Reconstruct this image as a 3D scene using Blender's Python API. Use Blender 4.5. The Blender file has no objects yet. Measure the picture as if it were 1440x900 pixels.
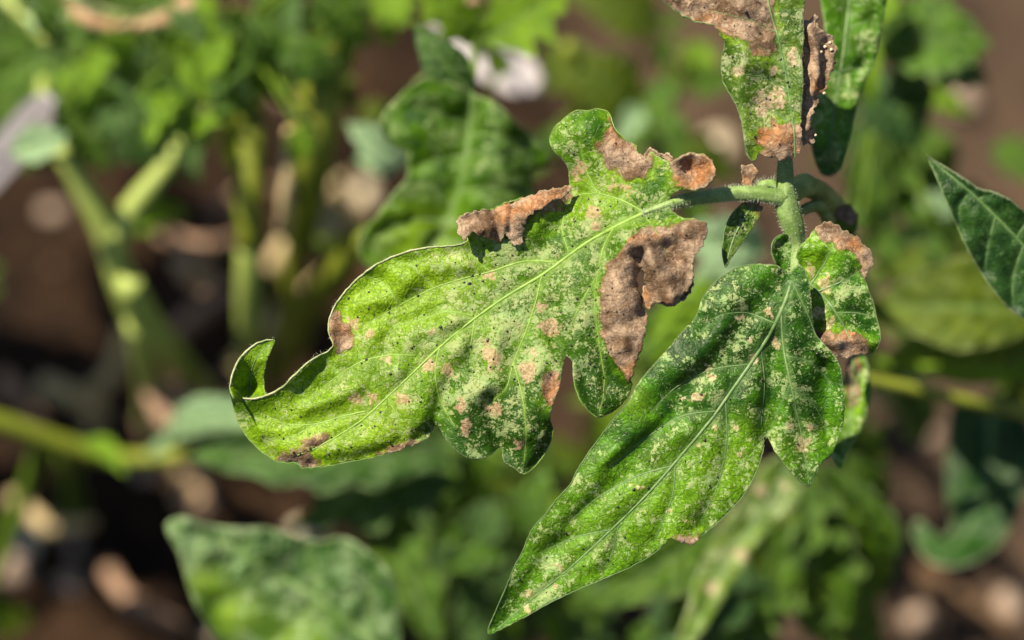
import bpy, math, random
import numpy as np
from mathutils import Vector, Matrix
from mathutils.geometry import delaunay_2d_cdt

# ------------------------------------------------------------------ camera, world, sun
S = bpy.context.scene
FOC = 0.60                       # distance to the sharp leaf, metres
W_FOC = 0.16                     # width of the view there
U = W_FOC / 1440.0
PITCH = math.radians(55)
H0 = 0.235                       # height of the sharp leaf over the soil
Xc = np.array([1.0, 0, 0])
Yc = np.array([0, math.sin(PITCH), math.cos(PITCH)])
Zc = np.array([0, -math.cos(PITCH), math.sin(PITCH)])
CAM = np.array([0, 0, H0]) + FOC * Zc

cam_d = bpy.data.cameras.new("camera")
cam = bpy.data.objects.new("camera", cam_d)
S.collection.objects.link(cam)
cam.location = CAM
cam.rotation_euler = (math.pi / 2 - PITCH, 0, 0)
cam_d.sensor_width = 36
cam_d.lens = 36 * FOC / W_FOC
cam_d.clip_start = 0.02
cam_d.clip_end = 200
cam_d.dof.use_dof = True
cam_d.dof.focus_distance = FOC + 0.001
cam_d.dof.aperture_fstop = 7.6
S.camera = cam

SUNV = (-0.46 * Xc + 0.62 * Yc + 0.72 * Zc)   # direction towards the sun
SUNV = SUNV / np.linalg.norm(SUNV)
sun_el = math.asin(SUNV[2])
sun_az = math.atan2(SUNV[0], SUNV[1])
world = bpy.data.worlds.new("World")
S.world = world
world.use_nodes = True
wn = world.node_tree
bg = wn.nodes["Background"]
sky = wn.nodes.new("ShaderNodeTexSky")
sky.sky_type = 'NISHITA'
sky.sun_disc = False
sky.sun_elevation = sun_el
sky.sun_rotation = sun_az
wn.links.new(sky.outputs[0], bg.inputs[0])
bg.inputs[1].default_value = 0.05
sun_d = bpy.data.lights.new("sun", 'SUN')
sun = bpy.data.objects.new("sun", sun_d)
S.collection.objects.link(sun)
sun_d.energy = 5.0
sun_d.angle = math.radians(0.5)
sun_d.color = (1.0, 0.90, 0.70)
sun.location = (0, 0, 3)
sun.rotation_euler = Vector(SUNV).to_track_quat('Z', 'Y').to_euler()
S.view_settings.view_transform = 'Standard'
S.view_settings.look = 'None'
S.view_settings.gamma = 1
S.view_settings.exposure = 1.2
S.cycles.use_denoising = True
S.cycles.max_bounces = 6
S.cycles.adaptive_threshold = 0.015
S.cycles.sample_clamp_indirect = 6

rng = np.random.RandomState(7)
random.seed(7)
COL = S.collection


def at(px, py, d):
    px, py, d = np.broadcast_arrays(np.asarray(px, float), np.asarray(py, float), np.asarray(d, float))
    k = (FOC + d) / FOC * U
    x = (px - 720) * k
    y = (450 - py) * k
    return CAM + x[..., None] * Xc + y[..., None] * Yc - (FOC + d)[..., None] * Zc


def ground_d(px, py, z=0.0):
    a = at(px, py, 0.0) - CAM
    t = (z - CAM[2]) / a[2]
    return FOC * t - FOC


def on_ground(px, py, z=0.0):
    return at(px, py, ground_d(px, py, z))


# ------------------------------------------------------------------ noise
_P = np.random.RandomState(3).permutation(512)
_G = np.random.RandomState(4).uniform(-1, 1, (512, 2))


def noise2(x, y, seed=0):
    x = np.asarray(x, float) + seed * 17.31; y = np.asarray(y, float) - seed * 9.7
    xi = np.floor(x).astype(int); yi = np.floor(y).astype(int)
    xf = x - xi; yf = y - yi
    u = xf * xf * xf * (xf * (xf * 6 - 15) + 10); v = yf * yf * yf * (yf * (yf * 6 - 15) + 10)

    def g(a, b, dx, dy):
        h = _P[(_P[a & 511] + b) & 511]
        return _G[h, 0] * dx + _G[h, 1] * dy
    n0 = g(xi, yi, xf, yf) * (1 - u) + g(xi + 1, yi, xf - 1, yf) * u
    n1 = g(xi, yi + 1, xf, yf - 1) * (1 - u) + g(xi + 1, yi + 1, xf - 1, yf - 1) * u
    return (n0 * (1 - v) + n1 * v) * 1.5


def fbm(x, y, o=4, seed=0, rough=0.5):
    s = 0; a = 1; f = 1
    for i in range(o):
        s = s + a * noise2(x * f, y * f, seed + i * 3)
        a *= rough; f *= 2.03
    return s


# ------------------------------------------------------------------ object helpers
def setp(o, label=None, cat=None, group=None, kind=None):
    if label: o['label'] = label
    if cat: o['category'] = cat
    if group: o['group'] = group
    if kind: o['kind'] = kind
    return o


def empty(name, loc, label, cat, group=None):
    o = bpy.data.objects.new(name, None)
    COL.objects.link(o)
    o.location = loc
    o.empty_display_size = 0.01
    return setp(o, label, cat, group)


def origin_of(parent):
    p = np.zeros(3)
    while parent is not None:
        p = p + np.array(parent.location)
        parent = parent.parent
    return p


def mesh_obj(name, V, F, mat, parent=None, attrs=None, uv=None, smooth=True, loc=None):
    V = np.asarray(V, float)
    off = origin_of(parent)
    base = np.zeros(3)
    if loc is not None:
        base = np.asarray(loc, float) - off
        off = np.asarray(loc, float)
    m = bpy.data.meshes.new(name)
    m.from_pydata((V - off).tolist(), [], [tuple(int(i) for i in f) for f in F])
    if smooth:
        m.polygons.foreach_set("use_smooth", [True] * len(m.polygons))
    if attrs:
        for k, a in attrs.items():
            at_ = m.attributes.new(k, 'FLOAT', 'POINT')
            at_.data.foreach_set("value", np.asarray(a, np.float32))
    if uv is not None:
        at_ = m.attributes.new("pos2", 'FLOAT_VECTOR', 'POINT')
        u3 = np.zeros((len(V), 3), np.float32); u3[:, :2] = uv
        at_.data.foreach_set("vector", u3.ravel())
    m.update()
    o = bpy.data.objects.new(name, m)
    COL.objects.link(o)
    o.location = base
    if mat: m.materials.append(mat)
    if parent is not None: o.parent = parent
    return o


def crom(pts, step, closed=True):
    """Catmull-Rom through the points, resampled evenly"""
    P = np.asarray(pts, float); n = len(P)
    out = []
    rngi = range(n) if closed else range(n - 1)
    for i in rngi:
        if closed:
            p0, p1, p2, p3 = P[(i - 1) % n], P[i], P[(i + 1) % n], P[(i + 2) % n]
        else:
            p0, p1, p2, p3 = P[max(i - 1, 0)], P[i], P[i + 1], P[min(i + 2, n - 1)]
        L = np.linalg.norm((p2 - p1)[:2])
        k = max(1, int(round(L / step)))
        t = np.arange(k)[:, None] / k
        # centripetal-ish: plain uniform with reduced tension
        m1 = (p2 - p0) * 0.42; m2 = (p3 - p1) * 0.42
        c = (2*t**3 - 3*t**2 + 1)*p1 + (t**3 - 2*t**2 + t)*m1 + (-2*t**3 + 3*t**2)*p2 + (t**3 - t**2)*m2
        out.append(c)
    out = np.vstack(out)
    if not closed: out = np.vstack([out, P[-1:]])
    return out


def seg_dist(Q, P, closed=False):
    """distance of every point of Q to the polyline P, and the arc parameter 0..1"""
    Q = np.asarray(Q, float); P = np.asarray(P, float)
    A = P if closed else P[:-1]
    B = np.roll(P, -1, 0) if closed else P[1:]
    best = np.full(len(Q), 1e9); tt = np.zeros(len(Q))
    L = np.linalg.norm(B - A, axis=1); cum = np.concatenate([[0], np.cumsum(L)]); tot = cum[-1] + 1e-9
    for i in range(len(A)):
        d = B[i] - A[i]; l2 = d @ d + 1e-12
        t = np.clip(((Q - A[i]) @ d) / l2, 0, 1)
        r = np.hypot(Q[:, 0] - A[i, 0] - t * d[0], Q[:, 1] - A[i, 1] - t * d[1])
        m = r < best
        best[m] = r[m]; tt[m] = (cum[i] + t[m] * L[i]) / tot
    return best, tt


def inside(Q, P):
    Q = np.asarray(Q, float); P = np.asarray(P, float)
    c = np.zeros(len(Q), bool); j = len(P) - 1
    for i in range(len(P)):
        yi, yj = P[i, 1], P[j, 1]
        m = (yi > Q[:, 1]) != (yj > Q[:, 1])
        if m.any():
            xx = (P[j, 0] - P[i, 0]) * (Q[:, 1] - yi) / (yj - yi + 1e-12) + P[i, 0]
            c ^= m & (Q[:, 0] < xx)
        j = i
    return c


def sdf(Q, P):
    d, _ = seg_dist(Q, P, True)
    return np.where(inside(Q, P), d, -d)      # positive inside


def smooth(a, b, x):
    t = np.clip((x - a) / (b - a), 0, 1)
    return t * t * (3 - 2 * t)


# ------------------------------------------------------------------ materials
def nodes_of(name):
    m = bpy.data.materials.new(name)
    m.use_nodes = True
    nt = m.node_tree
    nt.nodes.clear()
    return m, nt


class NB:
    """small node builder"""
    def __init__(s, nt): s.nt = nt; s.L = nt.links
    def n(s, t, **k):
        x = s.nt.nodes.new(t)
        for a, b in k.items(): setattr(x, a, b)
        return x
    def put(s, sock, v):
        if isinstance(v, bpy.types.NodeSocket): s.L.new(v, sock)
        elif v is not None: sock.default_value = v
    def math(s, op, a, b=None, c=None, clamp=False):
        x = s.n('ShaderNodeMath', operation=op, use_clamp=clamp)
        s.put(x.inputs[0], a)
        if b is not None: s.put(x.inputs[1], b)
        if c is not None: s.put(x.inputs[2], c)
        return x.outputs[0]
    def attr(s, name, vec=False):
        x = s.n('ShaderNodeAttribute', attribute_name=name)
        return x.outputs['Vector' if vec else 'Fac']
    def noise(s, v, scale, detail=3, rough=0.55, dist=0.0, off=None):
        if off:
            o = s.n('ShaderNodeVectorMath', operation='ADD'); s.put(o.inputs[0], v); o.inputs[1].default_value = off; v = o.outputs[0]
        x = s.n('ShaderNodeTexNoise')
        s.put(x.inputs['Vector'], v); x.inputs['Scale'].default_value = scale
        x.inputs['Detail'].default_value = detail; x.inputs['Roughness'].default_value = rough
        x.inputs['Distortion'].default_value = dist
        return x.outputs['Fac']
    def vor(s, v, scale, feature='F1', rnd=1.0):
        x = s.n('ShaderNodeTexVoronoi', feature=feature)
        s.put(x.inputs['Vector'], v); x.inputs['Scale'].default_value = scale
        x.inputs['Randomness'].default_value = rnd
        return x.outputs['Distance']
    def sstep(s, v, a, b, lo=0.0, hi=1.0):
        x = s.n('ShaderNodeMapRange', interpolation_type='SMOOTHSTEP')
        s.put(x.inputs[0], v); s.put(x.inputs[1], a); s.put(x.inputs[2], b); s.put(x.inputs[3], lo); s.put(x.inputs[4], hi)
        return x.outputs[0]
    def mix(s, f, a, b, mode='MIX'):
        x = s.n('ShaderNodeMix', data_type='RGBA', blend_type=mode)
        s.put(x.inputs[0], f); s.put(x.inputs[6], a); s.put(x.inputs[7], b)
        return x.outputs[2]


def c4(r, g, b): return (r, g, b, 1.0)


def leaf_material(name, dark, light, pale=(0.46, 0.50, 0.26), vein=(0.16, 0.26, 0.05), speck=0.5, trans=0.38,
                  rough=0.42, tan=(0.52, 0.33, 0.19), yellow=(0.30, 0.48, 0.012), gloss=0.28, tcol=(0.42, 0.60, 0.04)):
    m, nt = nodes_of(name)
    b = NB(nt)
    P = b.attr('pos2', True)
    dead = b.attr('dead'); ven = b.attr('vein'); yel = b.attr('yel'); dens = b.attr('dens'); edge = b.attr('edge')
    spot = b.attr('spot')
    lo = b.noise(P, 1.6, 4, 0.65)
    mid = b.noise(P, 5.0, 3, 0.6, off=(7, 3, 0))
    base = b.mix(b.sstep(b.math('ADD', b.math('MULTIPLY', lo, 0.6), b.math('MULTIPLY', mid, 0.4)), 0.42, 0.58), c4(*dark), c4(*light))
    base = b.mix(b.math('MULTIPLY', yel, 0.85, clamp=True), base, c4(*yellow))
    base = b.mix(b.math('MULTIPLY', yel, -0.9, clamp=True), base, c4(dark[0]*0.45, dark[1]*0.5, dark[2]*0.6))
    # fine net of veinlets
    wv = b.n('ShaderNodeTexNoise'); b.put(wv.inputs['Vector'], P); wv.inputs['Scale'].default_value = 6
    wa = b.n('ShaderNodeVectorMath', operation='MULTIPLY_ADD'); b.L.new(wv.outputs['Color'], wa.inputs[0]); wa.inputs[1].default_value = (0.16, 0.16, 0); b.put(wa.inputs[2], P)
    net = b.sstep(b.vor(wa.outputs[0], 5.5, 'DISTANCE_TO_EDGE'), 0.10, 0.0)
    net2 = b.sstep(b.vor(wa.outputs[0], 15, 'DISTANCE_TO_EDGE'), 0.16, 0.02)
    netm = b.math('MAXIMUM', net, b.math('MULTIPLY', net2, 0.6))
    # mosaic of small cells, as on a leaf seen close
    cell = b.noise(P, 24, 3, 0.6, off=(1, 9, 0))
    base = b.mix(b.sstep(cell, 0.40, 0.60, 0.0, 0.42), base, c4(dark[0]*0.5, dark[1]*0.55, dark[2]*0.6))
    base = b.mix(b.math('MULTIPLY', netm, 0.35), base, c4(dark[0]*0.8, dark[1]*0.85, dark[2]))
    # thrips / mite stipple: pale ragged flecks in drifts
    drift = b.noise(P, 2.6, 5, 0.68, off=(3, 5, 0))
    th = b.math('SUBTRACT', 0.615, b.math('MULTIPLY', b.math('ADD', b.math('MULTIPLY', b.math('SUBTRACT', drift, 0.45), 0.62), b.math('MULTIPLY', dens, 0.06)), speck * 2.0))
    th = b.math('ADD', th, b.math('MULTIPLY', netm, 0.05))
    fl = b.noise(P, 21, 5, 0.80, 0.3, off=(2, 2, 0))
    flm = b.sstep(b.math('SUBTRACT', fl, th), -0.006, 0.022)
    vs = b.vor(wa.outputs[0], 27)                                  # separate round flecks
    flm2 = b.sstep(b.math('ADD', b.math('MULTIPLY', vs, 0.34), b.math('MULTIPLY', b.math('SUBTRACT', th, b.noise(P, 8, 4, 0.7, off=(12, 2, 0))), 1.9)), 0.20, 0.11)
    flm = b.math('MAXIMUM', flm, b.math('MULTIPLY', flm2, 0.9))
    flm = b.math('MULTIPLY', flm, b.math('SUBTRACT', 1.0, b.math('MULTIPLY', ven, 0.85)))
    palec = b.mix(b.sstep(mid, 0.4, 0.65), c4(*pale), c4(pale[0]*0.78, pale[1]*0.93, pale[2]*0.9))
    col = b.mix(b.math('MULTIPLY', flm, 0.74), base, palec)
    col = b.mix(b.math('MULTIPLY', ven, 0.7), col, c4(*vein))
    # tan lesions
    sp = b.sstep(b.math('ADD', spot, b.math('MULTIPLY', b.math('SUBTRACT', b.noise(P, 11, 6, 0.78, 0.4), 0.5), 2.4)), 0.44, 0.66)
    tanc = b.mix(b.sstep(b.noise(P, 22, 4, 0.7), 0.36, 0.62), c4(tan[0]*0.72, tan[1]*0.55, tan[2]*0.48), c4(tan[0]*1.18, tan[1]*1.35, tan[2]*1.45))
    col = b.mix(b.math('MULTIPLY', sp, 0.72), col, tanc)
    # dead tissue
    dm = b.sstep(b.math('ADD', dead, b.math('MULTIPLY', b.math('SUBTRACT', b.noise(P, 7, 6, 0.75), 0.5), 1.1)), 0.38, 0.60)
    n1 = b.noise(P, 2.2, 4, 0.6, 0.4); n2 = b.noise(P, 16, 6, 0.74, 0.8); n3 = b.noise(P, 1.5, 3, 0.55, off=(4, 4, 0))
    dc = b.mix(b.sstep(n1, 0.36, 0.60), c4(0.125, 0.078, 0.047), c4(0.345, 0.250, 0.175))
    dc = b.mix(b.sstep(n3, 0.51, 0.64, 0, 0.6), dc, c4(0.42, 0.17, 0.055))
    rn = b.noise(P, 7, 4, 0.6, 0.7, off=(9, 9, 0))
    crease = b.sstep(b.math('ABSOLUTE', b.math('SUBTRACT', rn, 0.5)), 0.022, 0.0)
    dc = b.mix(b.math('MULTIPLY', b.math('MAXIMUM', crease, b.math('MULTIPLY', net, 0.6)), 0.7), dc, c4(0.075, 0.036, 0.020))
    dc = b.mix(b.sstep(n2, 0.54, 0.62, 0, 0.35), dc, c4(0.075, 0.038, 0.02))
    dc = b.mix(b.sstep(n2, 0.46, 0.40, 0, 0.35), dc, c4(0.46, 0.345, 0.24))
    col = b.mix(dm, col, dc)
    # brown line where living tissue meets dead tissue
    ring = b.math('MULTIPLY', b.sstep(dm, 0.02, 0.35), b.sstep(dm, 0.98, 0.6))
    col = b.mix(b.math('MULTIPLY', ring, 0.55), col, c4(0.25, 0.16, 0.03))
    # pale corky margin
    col = b.mix(b.math('MULTIPLY', b.sstep(edge, 0.35, 0.8), b.math('SUBTRACT', 0.22, b.math('MULTIPLY', dm, 0.05))), col, c4(0.50, 0.50, 0.33))
    # relief
    hgt = b.math('ADD', b.math('MULTIPLY', b.noise(P, 26, 3, 0.6), 0.55), b.math('ADD', b.math('MULTIPLY', flm, -0.30), b.math('MULTIPLY', netm, -0.45)))
    hgt = b.math('ADD', hgt, b.math('MULTIPLY', b.noise(P, 9, 3, 0.6, off=(5, 1, 0)), 0.9))
    hgt = b.math('ADD', hgt, b.math('MULTIPLY', b.math('MULTIPLY', b.math('SUBTRACT', b.math('ADD', b.math('MULTIPLY', n2, 0.8), b.math('MULTIPLY', rn, 2.0)), b.math('MULTIPLY', crease, 0.5)), dm), 0.8))
    bump = b.n('ShaderNodeBump'); bump.inputs['Strength'].default_value = 0.55; bump.inputs['Distance'].default_value = 0.00028
    b.put(bump.inputs['Height'], hgt)
    pr = b.n('ShaderNodeBsdfPrincipled')
    b.put(pr.inputs['Base Color'], col)
    b.put(pr.inputs['Roughness'], b.math('ADD', b.math('MULTIPLY', dm, 0.38), b.math('ADD', rough, b.math('MULTIPLY', flm, 0.12))))
    b.put(pr.inputs['Normal'], bump.outputs[0])
    b.put(pr.inputs['Specular IOR Level'], b.math('SUBTRACT', gloss, b.math('MULTIPLY', dm, gloss * 0.8)))
    pr.inputs['Sheen Weight'].default_value = 0.0
    tr = b.n('ShaderNodeBsdfTranslucent')
    tc = b.mix(0.32, col, c4(*tcol))
    tc = b.mix(dm, tc, dc)
    b.put(tr.inputs['Color'], tc)
    b.put(tr.inputs['Normal'], bump.outputs[0])
    ms = b.n('ShaderNodeMixShader')
    b.put(ms.inputs[0], b.math('SUBTRACT', trans, b.math('MULTIPLY', dm, trans * 0.55)))
    b.L.new(pr.outputs[0], ms.inputs[1]); b.L.new(tr.outputs[0], ms.inputs[2])
    out = b.n('ShaderNodeOutputMaterial')
    b.L.new(ms.outputs[0], out.inputs[0])
    return m


def plain_material(name, c1, c2, scale=400, rough=0.6, bump=0.4, dist=0.0004, trans=0.0, spec=0.4, detail=4):
    m, nt = nodes_of(name)
    b = NB(nt)
    tc = b.n('ShaderNodeTexCoord').outputs['Object']
    n = b.noise(tc, scale, detail, 0.65)
    n2 = b.noise(tc, scale * 0.22, 3, 0.6, off=(0.3, 0.1, 0.7))
    col = b.mix(b.sstep(b.math('ADD', b.math('MULTIPLY', n, 0.5), b.math('MULTIPLY', n2, 0.5)), 0.38, 0.62), c4(*c1), c4(*c2))
    bp = b.n('ShaderNodeBump'); bp.inputs['Strength'].default_value = bump; bp.inputs['Distance'].default_value = dist
    b.put(bp.inputs['Height'], n)
    pr = b.n('ShaderNodeBsdfPrincipled')
    b.put(pr.inputs['Base Color'], col); pr.inputs['Roughness'].default_value = rough
    pr.inputs['Specular IOR Level'].default_value = spec
    b.put(pr.inputs['Normal'], bp.outputs[0])
    out = b.n('ShaderNodeOutputMaterial')
    if trans > 0:
        tr = b.n('ShaderNodeBsdfTranslucent'); b.put(tr.inputs['Color'], col)
        ms = b.n('ShaderNodeMixShader'); ms.inputs[0].default_value = trans
        b.L.new(pr.outputs[0], ms.inputs[1]); b.L.new(tr.outputs[0], ms.inputs[2]); b.L.new(ms.outputs[0], out.inputs[0])
    else:
        b.L.new(pr.outputs[0], out.inputs[0])
    return m


M = {}
M['main'] = leaf_material('diseased_leaf', (0.040, 0.125, 0.003), (0.150, 0.310, 0.006), speck=0.60, pale=(0.41, 0.46, 0.20), vein=(0.24, 0.38, 0.06), tan=(0.50, 0.32, 0.20))
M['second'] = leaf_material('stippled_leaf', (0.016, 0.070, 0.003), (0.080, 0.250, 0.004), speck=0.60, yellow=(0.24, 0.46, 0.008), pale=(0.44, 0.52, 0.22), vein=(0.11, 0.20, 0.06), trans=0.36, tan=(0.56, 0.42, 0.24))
M['upper'] = leaf_material('grey_stippled_leaf', (0.040, 0.095, 0.006), (0.120, 0.205, 0.020), speck=0.66, pale=(0.40, 0.43, 0.22), vein=(0.13, 0.22, 0.07), tan=(0.55, 0.38, 0.27))
M['deep'] = leaf_material('dark_leaf', (0.010, 0.042, 0.006), (0.030, 0.085, 0.012), speck=0.34, pale=(0.11, 0.20, 0.07), vein=(0.10, 0.20, 0.07), trans=0.30)
M['mid'] = leaf_material('green_leaf', (0.014, 0.050, 0.001), (0.080, 0.175, 0.003), speck=0.42, pale=(0.28, 0.38, 0.10), trans=0.38, gloss=0.22, rough=0.40)
M['soft'] = leaf_material('soft_leaf', (0.016, 0.065, 0.002), (0.100, 0.225, 0.006), speck=0.60, pale=(0.30, 0.40, 0.15), trans=0.38, gloss=0.22, rough=0.40)
M['blue'] = leaf_material('bluish_leaf', (0.012, 0.046, 0.005), (0.048, 0.125, 0.016), speck=0.56, pale=(0.28, 0.38, 0.18), trans=0.30, gloss=0.22, rough=0.40)
M['lime'] = leaf_material('lime_leaf', (0.110, 0.230, 0.008), (0.270, 0.450, 0.014), speck=0.22, pale=(0.35, 0.44, 0.15), trans=0.45, gloss=0.22, rough=0.40)
M['olive'] = leaf_material('olive_leaf', (0.050, 0.085, 0.001), (0.125, 0.170, 0.004), speck=0.18, pale=(0.28, 0.30, 0.10), trans=0.40)
M['palegreen'] = leaf_material('pale_leaf', (0.20, 0.34, 0.17), (0.40, 0.54, 0.30), speck=0.3, pale=(0.5, 0.56, 0.4), trans=0.3)
M['dead'] = plain_material('dry_leaf', (0.22, 0.12, 0.06), (0.46, 0.31, 0.19), 300, 0.8, 0.6, 0.0006, 0.2, 0.15)
M['vein'] = plain_material('leaf_vein', (0.17, 0.29, 0.045), (0.27, 0.42, 0.08), 900, 0.5, 0.5, 0.0002, 0.25, 0.4)
M['veindark'] = plain_material('dull_leaf_vein', (0.085, 0.17, 0.045), (0.16, 0.25, 0.085), 900, 0.5, 0.5, 0.0002, 0.2, 0.4)
M['margin'] = plain_material('pale_leaf_margin', (0.22, 0.30, 0.10), (0.48, 0.48, 0.30), 1800, 0.7, 0.8, 0.0003, 0.25, 0.3)
M['stem'] = plain_material('green_stem', (0.12, 0.20, 0.045), (0.25, 0.36, 0.12), 500, 0.5, 0.25, 0.0003, 0.15, 0.35)
M['stempale'] = plain_material('pale_green_stem', (0.20, 0.26, 0.05), (0.38, 0.45, 0.12), 40, 0.5, 0.3, 0.0004, 0.1, 0.4)
M['stemolive'] = plain_material('olive_stem', (0.11, 0.14, 0.008), (0.22, 0.25, 0.025), 90, 0.5, 0.3, 0.0004, 0.1, 0.4)
M['stemgreen'] = plain_material('leafy_green_stem', (0.06, 0.11, 0.006), (0.12, 0.20, 0.014), 90, 0.5, 0.3, 0.0004, 0.1, 0.4)
M['twig'] = plain_material('dry_twig', (0.25, 0.17, 0.09), (0.42, 0.33, 0.18), 120, 0.8, 0.5, 0.0005, 0, 0.2)
M['browntwig'] = plain_material('brown_twig', (0.16, 0.09, 0.055), (0.30, 0.19, 0.13), 120, 0.8, 0.5, 0.0005, 0, 0.2)
M['litter'] = plain_material('litter', (0.03, 0.015, 0.008), (0.11, 0.065, 0.035), 60, 0.85, 0.4, 0.0005, 0, 0.2)
M['hair'] = plain_material('plant_hair', (0.55, 0.60, 0.45), (0.75, 0.78, 0.65), 500, 0.5, 0, 0.0001, 0.4, 0.4)
M['frass'] = plain_material('black_speck', (0.006, 0.006, 0.005), (0.02, 0.016, 0.012), 800, 0.35, 0.2, 0.0001, 0, 0.5)
M['pebble'] = plain_material('pebble', (0.14, 0.095, 0.070), (0.30, 0.22, 0.17), 150, 0.75, 0.5, 0.0005, 0, 0.3)
M['white'] = plain_material('white_plastic', (0.30, 0.27, 0.29), (0.36, 0.33, 0.35), 60, 0.4, 0.1, 0.0003, 0, 0.5)
M['perlite'] = plain_material('pale_grain', (0.42, 0.33, 0.21), (0.62, 0.52, 0.38), 900, 0.6, 0.3, 0.0002, 0.1, 0.3)
# soil
def soil_material():
    m, nt = nodes_of('garden_soil'); b = NB(nt)
    tc = b.n('ShaderNodeTexCoord').outputs['Object']
    n = b.noise(tc, 22, 6, 0.65); n2 = b.noise(tc, 150, 5, 0.7); n3 = b.noise(tc, 6, 3, 0.5)
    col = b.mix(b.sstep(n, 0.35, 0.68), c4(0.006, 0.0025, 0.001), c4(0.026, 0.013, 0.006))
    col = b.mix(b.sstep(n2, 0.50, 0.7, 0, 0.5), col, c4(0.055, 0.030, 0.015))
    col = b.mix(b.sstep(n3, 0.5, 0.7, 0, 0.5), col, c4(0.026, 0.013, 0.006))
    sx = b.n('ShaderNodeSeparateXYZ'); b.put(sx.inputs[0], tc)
    dry = b.sstep(b.math('ADD', sx.outputs[0], b.math('MULTIPLY', b.math('SUBTRACT', n3, 0.5), 0.12)), -0.01, 0.07)   # dry grey soil on the right; darker left, shade painted into the colour
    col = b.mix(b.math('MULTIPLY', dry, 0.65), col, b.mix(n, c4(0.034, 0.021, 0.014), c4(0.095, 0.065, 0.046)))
    bp = b.n('ShaderNodeBump'); bp.inputs['Strength'].default_value = 0.8; bp.inputs['Distance'].default_value = 0.004
    b.put(bp.inputs['Height'], b.math('ADD', n, b.math('MULTIPLY', n2, 0.4)))
    pr = b.n('ShaderNodeBsdfPrincipled'); b.put(pr.inputs['Base Color'], col); pr.inputs['Roughness'].default_value = 0.95
    pr.inputs['Specular IOR Level'].default_value = 0.15
    b.put(pr.inputs['Normal'], bp.outputs[0])
    out = b.n('ShaderNodeOutputMaterial'); b.L.new(pr.outputs[0], out.inputs[0])
    return m
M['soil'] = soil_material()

# ------------------------------------------------------------------ the soil
def build_soil():
    inner = np.arange(-0.40, 0.4001, 0.004)
    outer = 0.4 * 1.22 ** np.arange(1, 28)
    c = np.concatenate([-outer[::-1], inner, outer])
    gx, gy = np.meshgrid(c, c, indexing='ij')
    cy = 0.12
    X = gx; Y = gy + cy
    near = np.clip(1.0 - (np.maximum(np.abs(gx), np.abs(gy)) - 0.36) / 0.8, 0, 1)
    z = fbm(X * 14, Y * 14, 4, 1) * 0.011 + np.abs(fbm(X * 55, Y * 55, 3, 5)) * 0.0065
    z = z * near - 0.006
    n = len(c)
    V = np.stack([X.ravel(), Y.ravel(), z.ravel()], 1)
    idx = np.arange(n * n).reshape(n, n)
    F = np.stack([idx[:-1, :-1], idx[1:, :-1], idx[1:, 1:], idx[:-1, 1:]], -1).reshape(-1, 4)
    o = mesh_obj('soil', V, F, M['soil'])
    setp(o, 'brown crumbly garden soil under the tomato plants', 'soil', None, 'structure')
    del o['category']
build_soil()


def soil_z(x, y):
    return float(fbm(np.array([x * 14]), np.array([y * 14]), 4, 1)[0] * 0.011 + abs(fbm(np.array([x * 55]), np.array([y * 55]), 3, 5)[0]) * 0.0065 - 0.006)


# ------------------------------------------------------------------ tubes
def tube(name, pts, radii, mat, parent=None, seg=12, step_m=0.002, ridge=0.0, flat=1.0, hair=0, hair_len=0.0008, loc=None, seed=0):
    """round tapering tube through world points"""
    P = np.asarray(pts, float); R = np.asarray(radii, float)
    Q = np.hstack([P, R[:, None]])
    n = len(Q); out = []
    for i in range(n - 1):
        p0, p1, p2, p3 = Q[max(i-1, 0)], Q[i], Q[i+1], Q[min(i+2, n-1)]
        k = max(2, min(60, int(np.linalg.norm((p2-p1)[:3]) / step_m)))
        t = np.arange(k)[:, None] / k
        m1 = (p2 - p0) * 0.5; m2 = (p3 - p1) * 0.5
        out.append((2*t**3-3*t**2+1)*p1 + (t**3-2*t**2+t)*m1 + (-2*t**3+3*t**2)*p2 + (t**3-t**2)*m2)
    Q = np.vstack(out + [Q[-1:]])
    C = Q[:, :3]; r = np.maximum(Q[:, 3], 1e-5)
    T = np.gradient(C, axis=0); T /= np.linalg.norm(T, axis=1)[:, None] + 1e-12
    up = Zc - T[0] * (Zc @ T[0]); up /= np.linalg.norm(up) + 1e-9
    V = []; NRM = []
    a = np.arange(seg) / seg * 2 * math.pi
    for i in range(len(C)):
        up = up - T[i] * (up @ T[i]); up /= np.linalg.norm(up) + 1e-9
        sd = np.cross(T[i], up)
        rr = r[i] * (1 + ridge * np.cos(a * 5 + i * 0.02))
        nn = np.cos(a)[:, None] * up + np.sin(a)[:, None] * sd
        V.append(C[i] + (np.cos(a) * rr * flat)[:, None] * up + (np.sin(a) * rr)[:, None] * sd)
        NRM.append(nn)
    V = np.vstack(V); NRM = np.vstack(NRM)
    F = []
    for i in range(len(C) - 1):
        for j in range(seg):
            F.append((i*seg+j, i*seg+(j+1) % seg, (i+1)*seg+(j+1) % seg, (i+1)*seg+j))
    F.append(tuple(range(seg))[::-1]); F.append(tuple((len(C)-1)*seg + j for j in range(seg)))
    o = mesh_obj(name, V, F, mat, parent, loc=loc)
    if hair:
        make_hair(V, NRM, hair, hair_len, o, seed)
    return o


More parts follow.
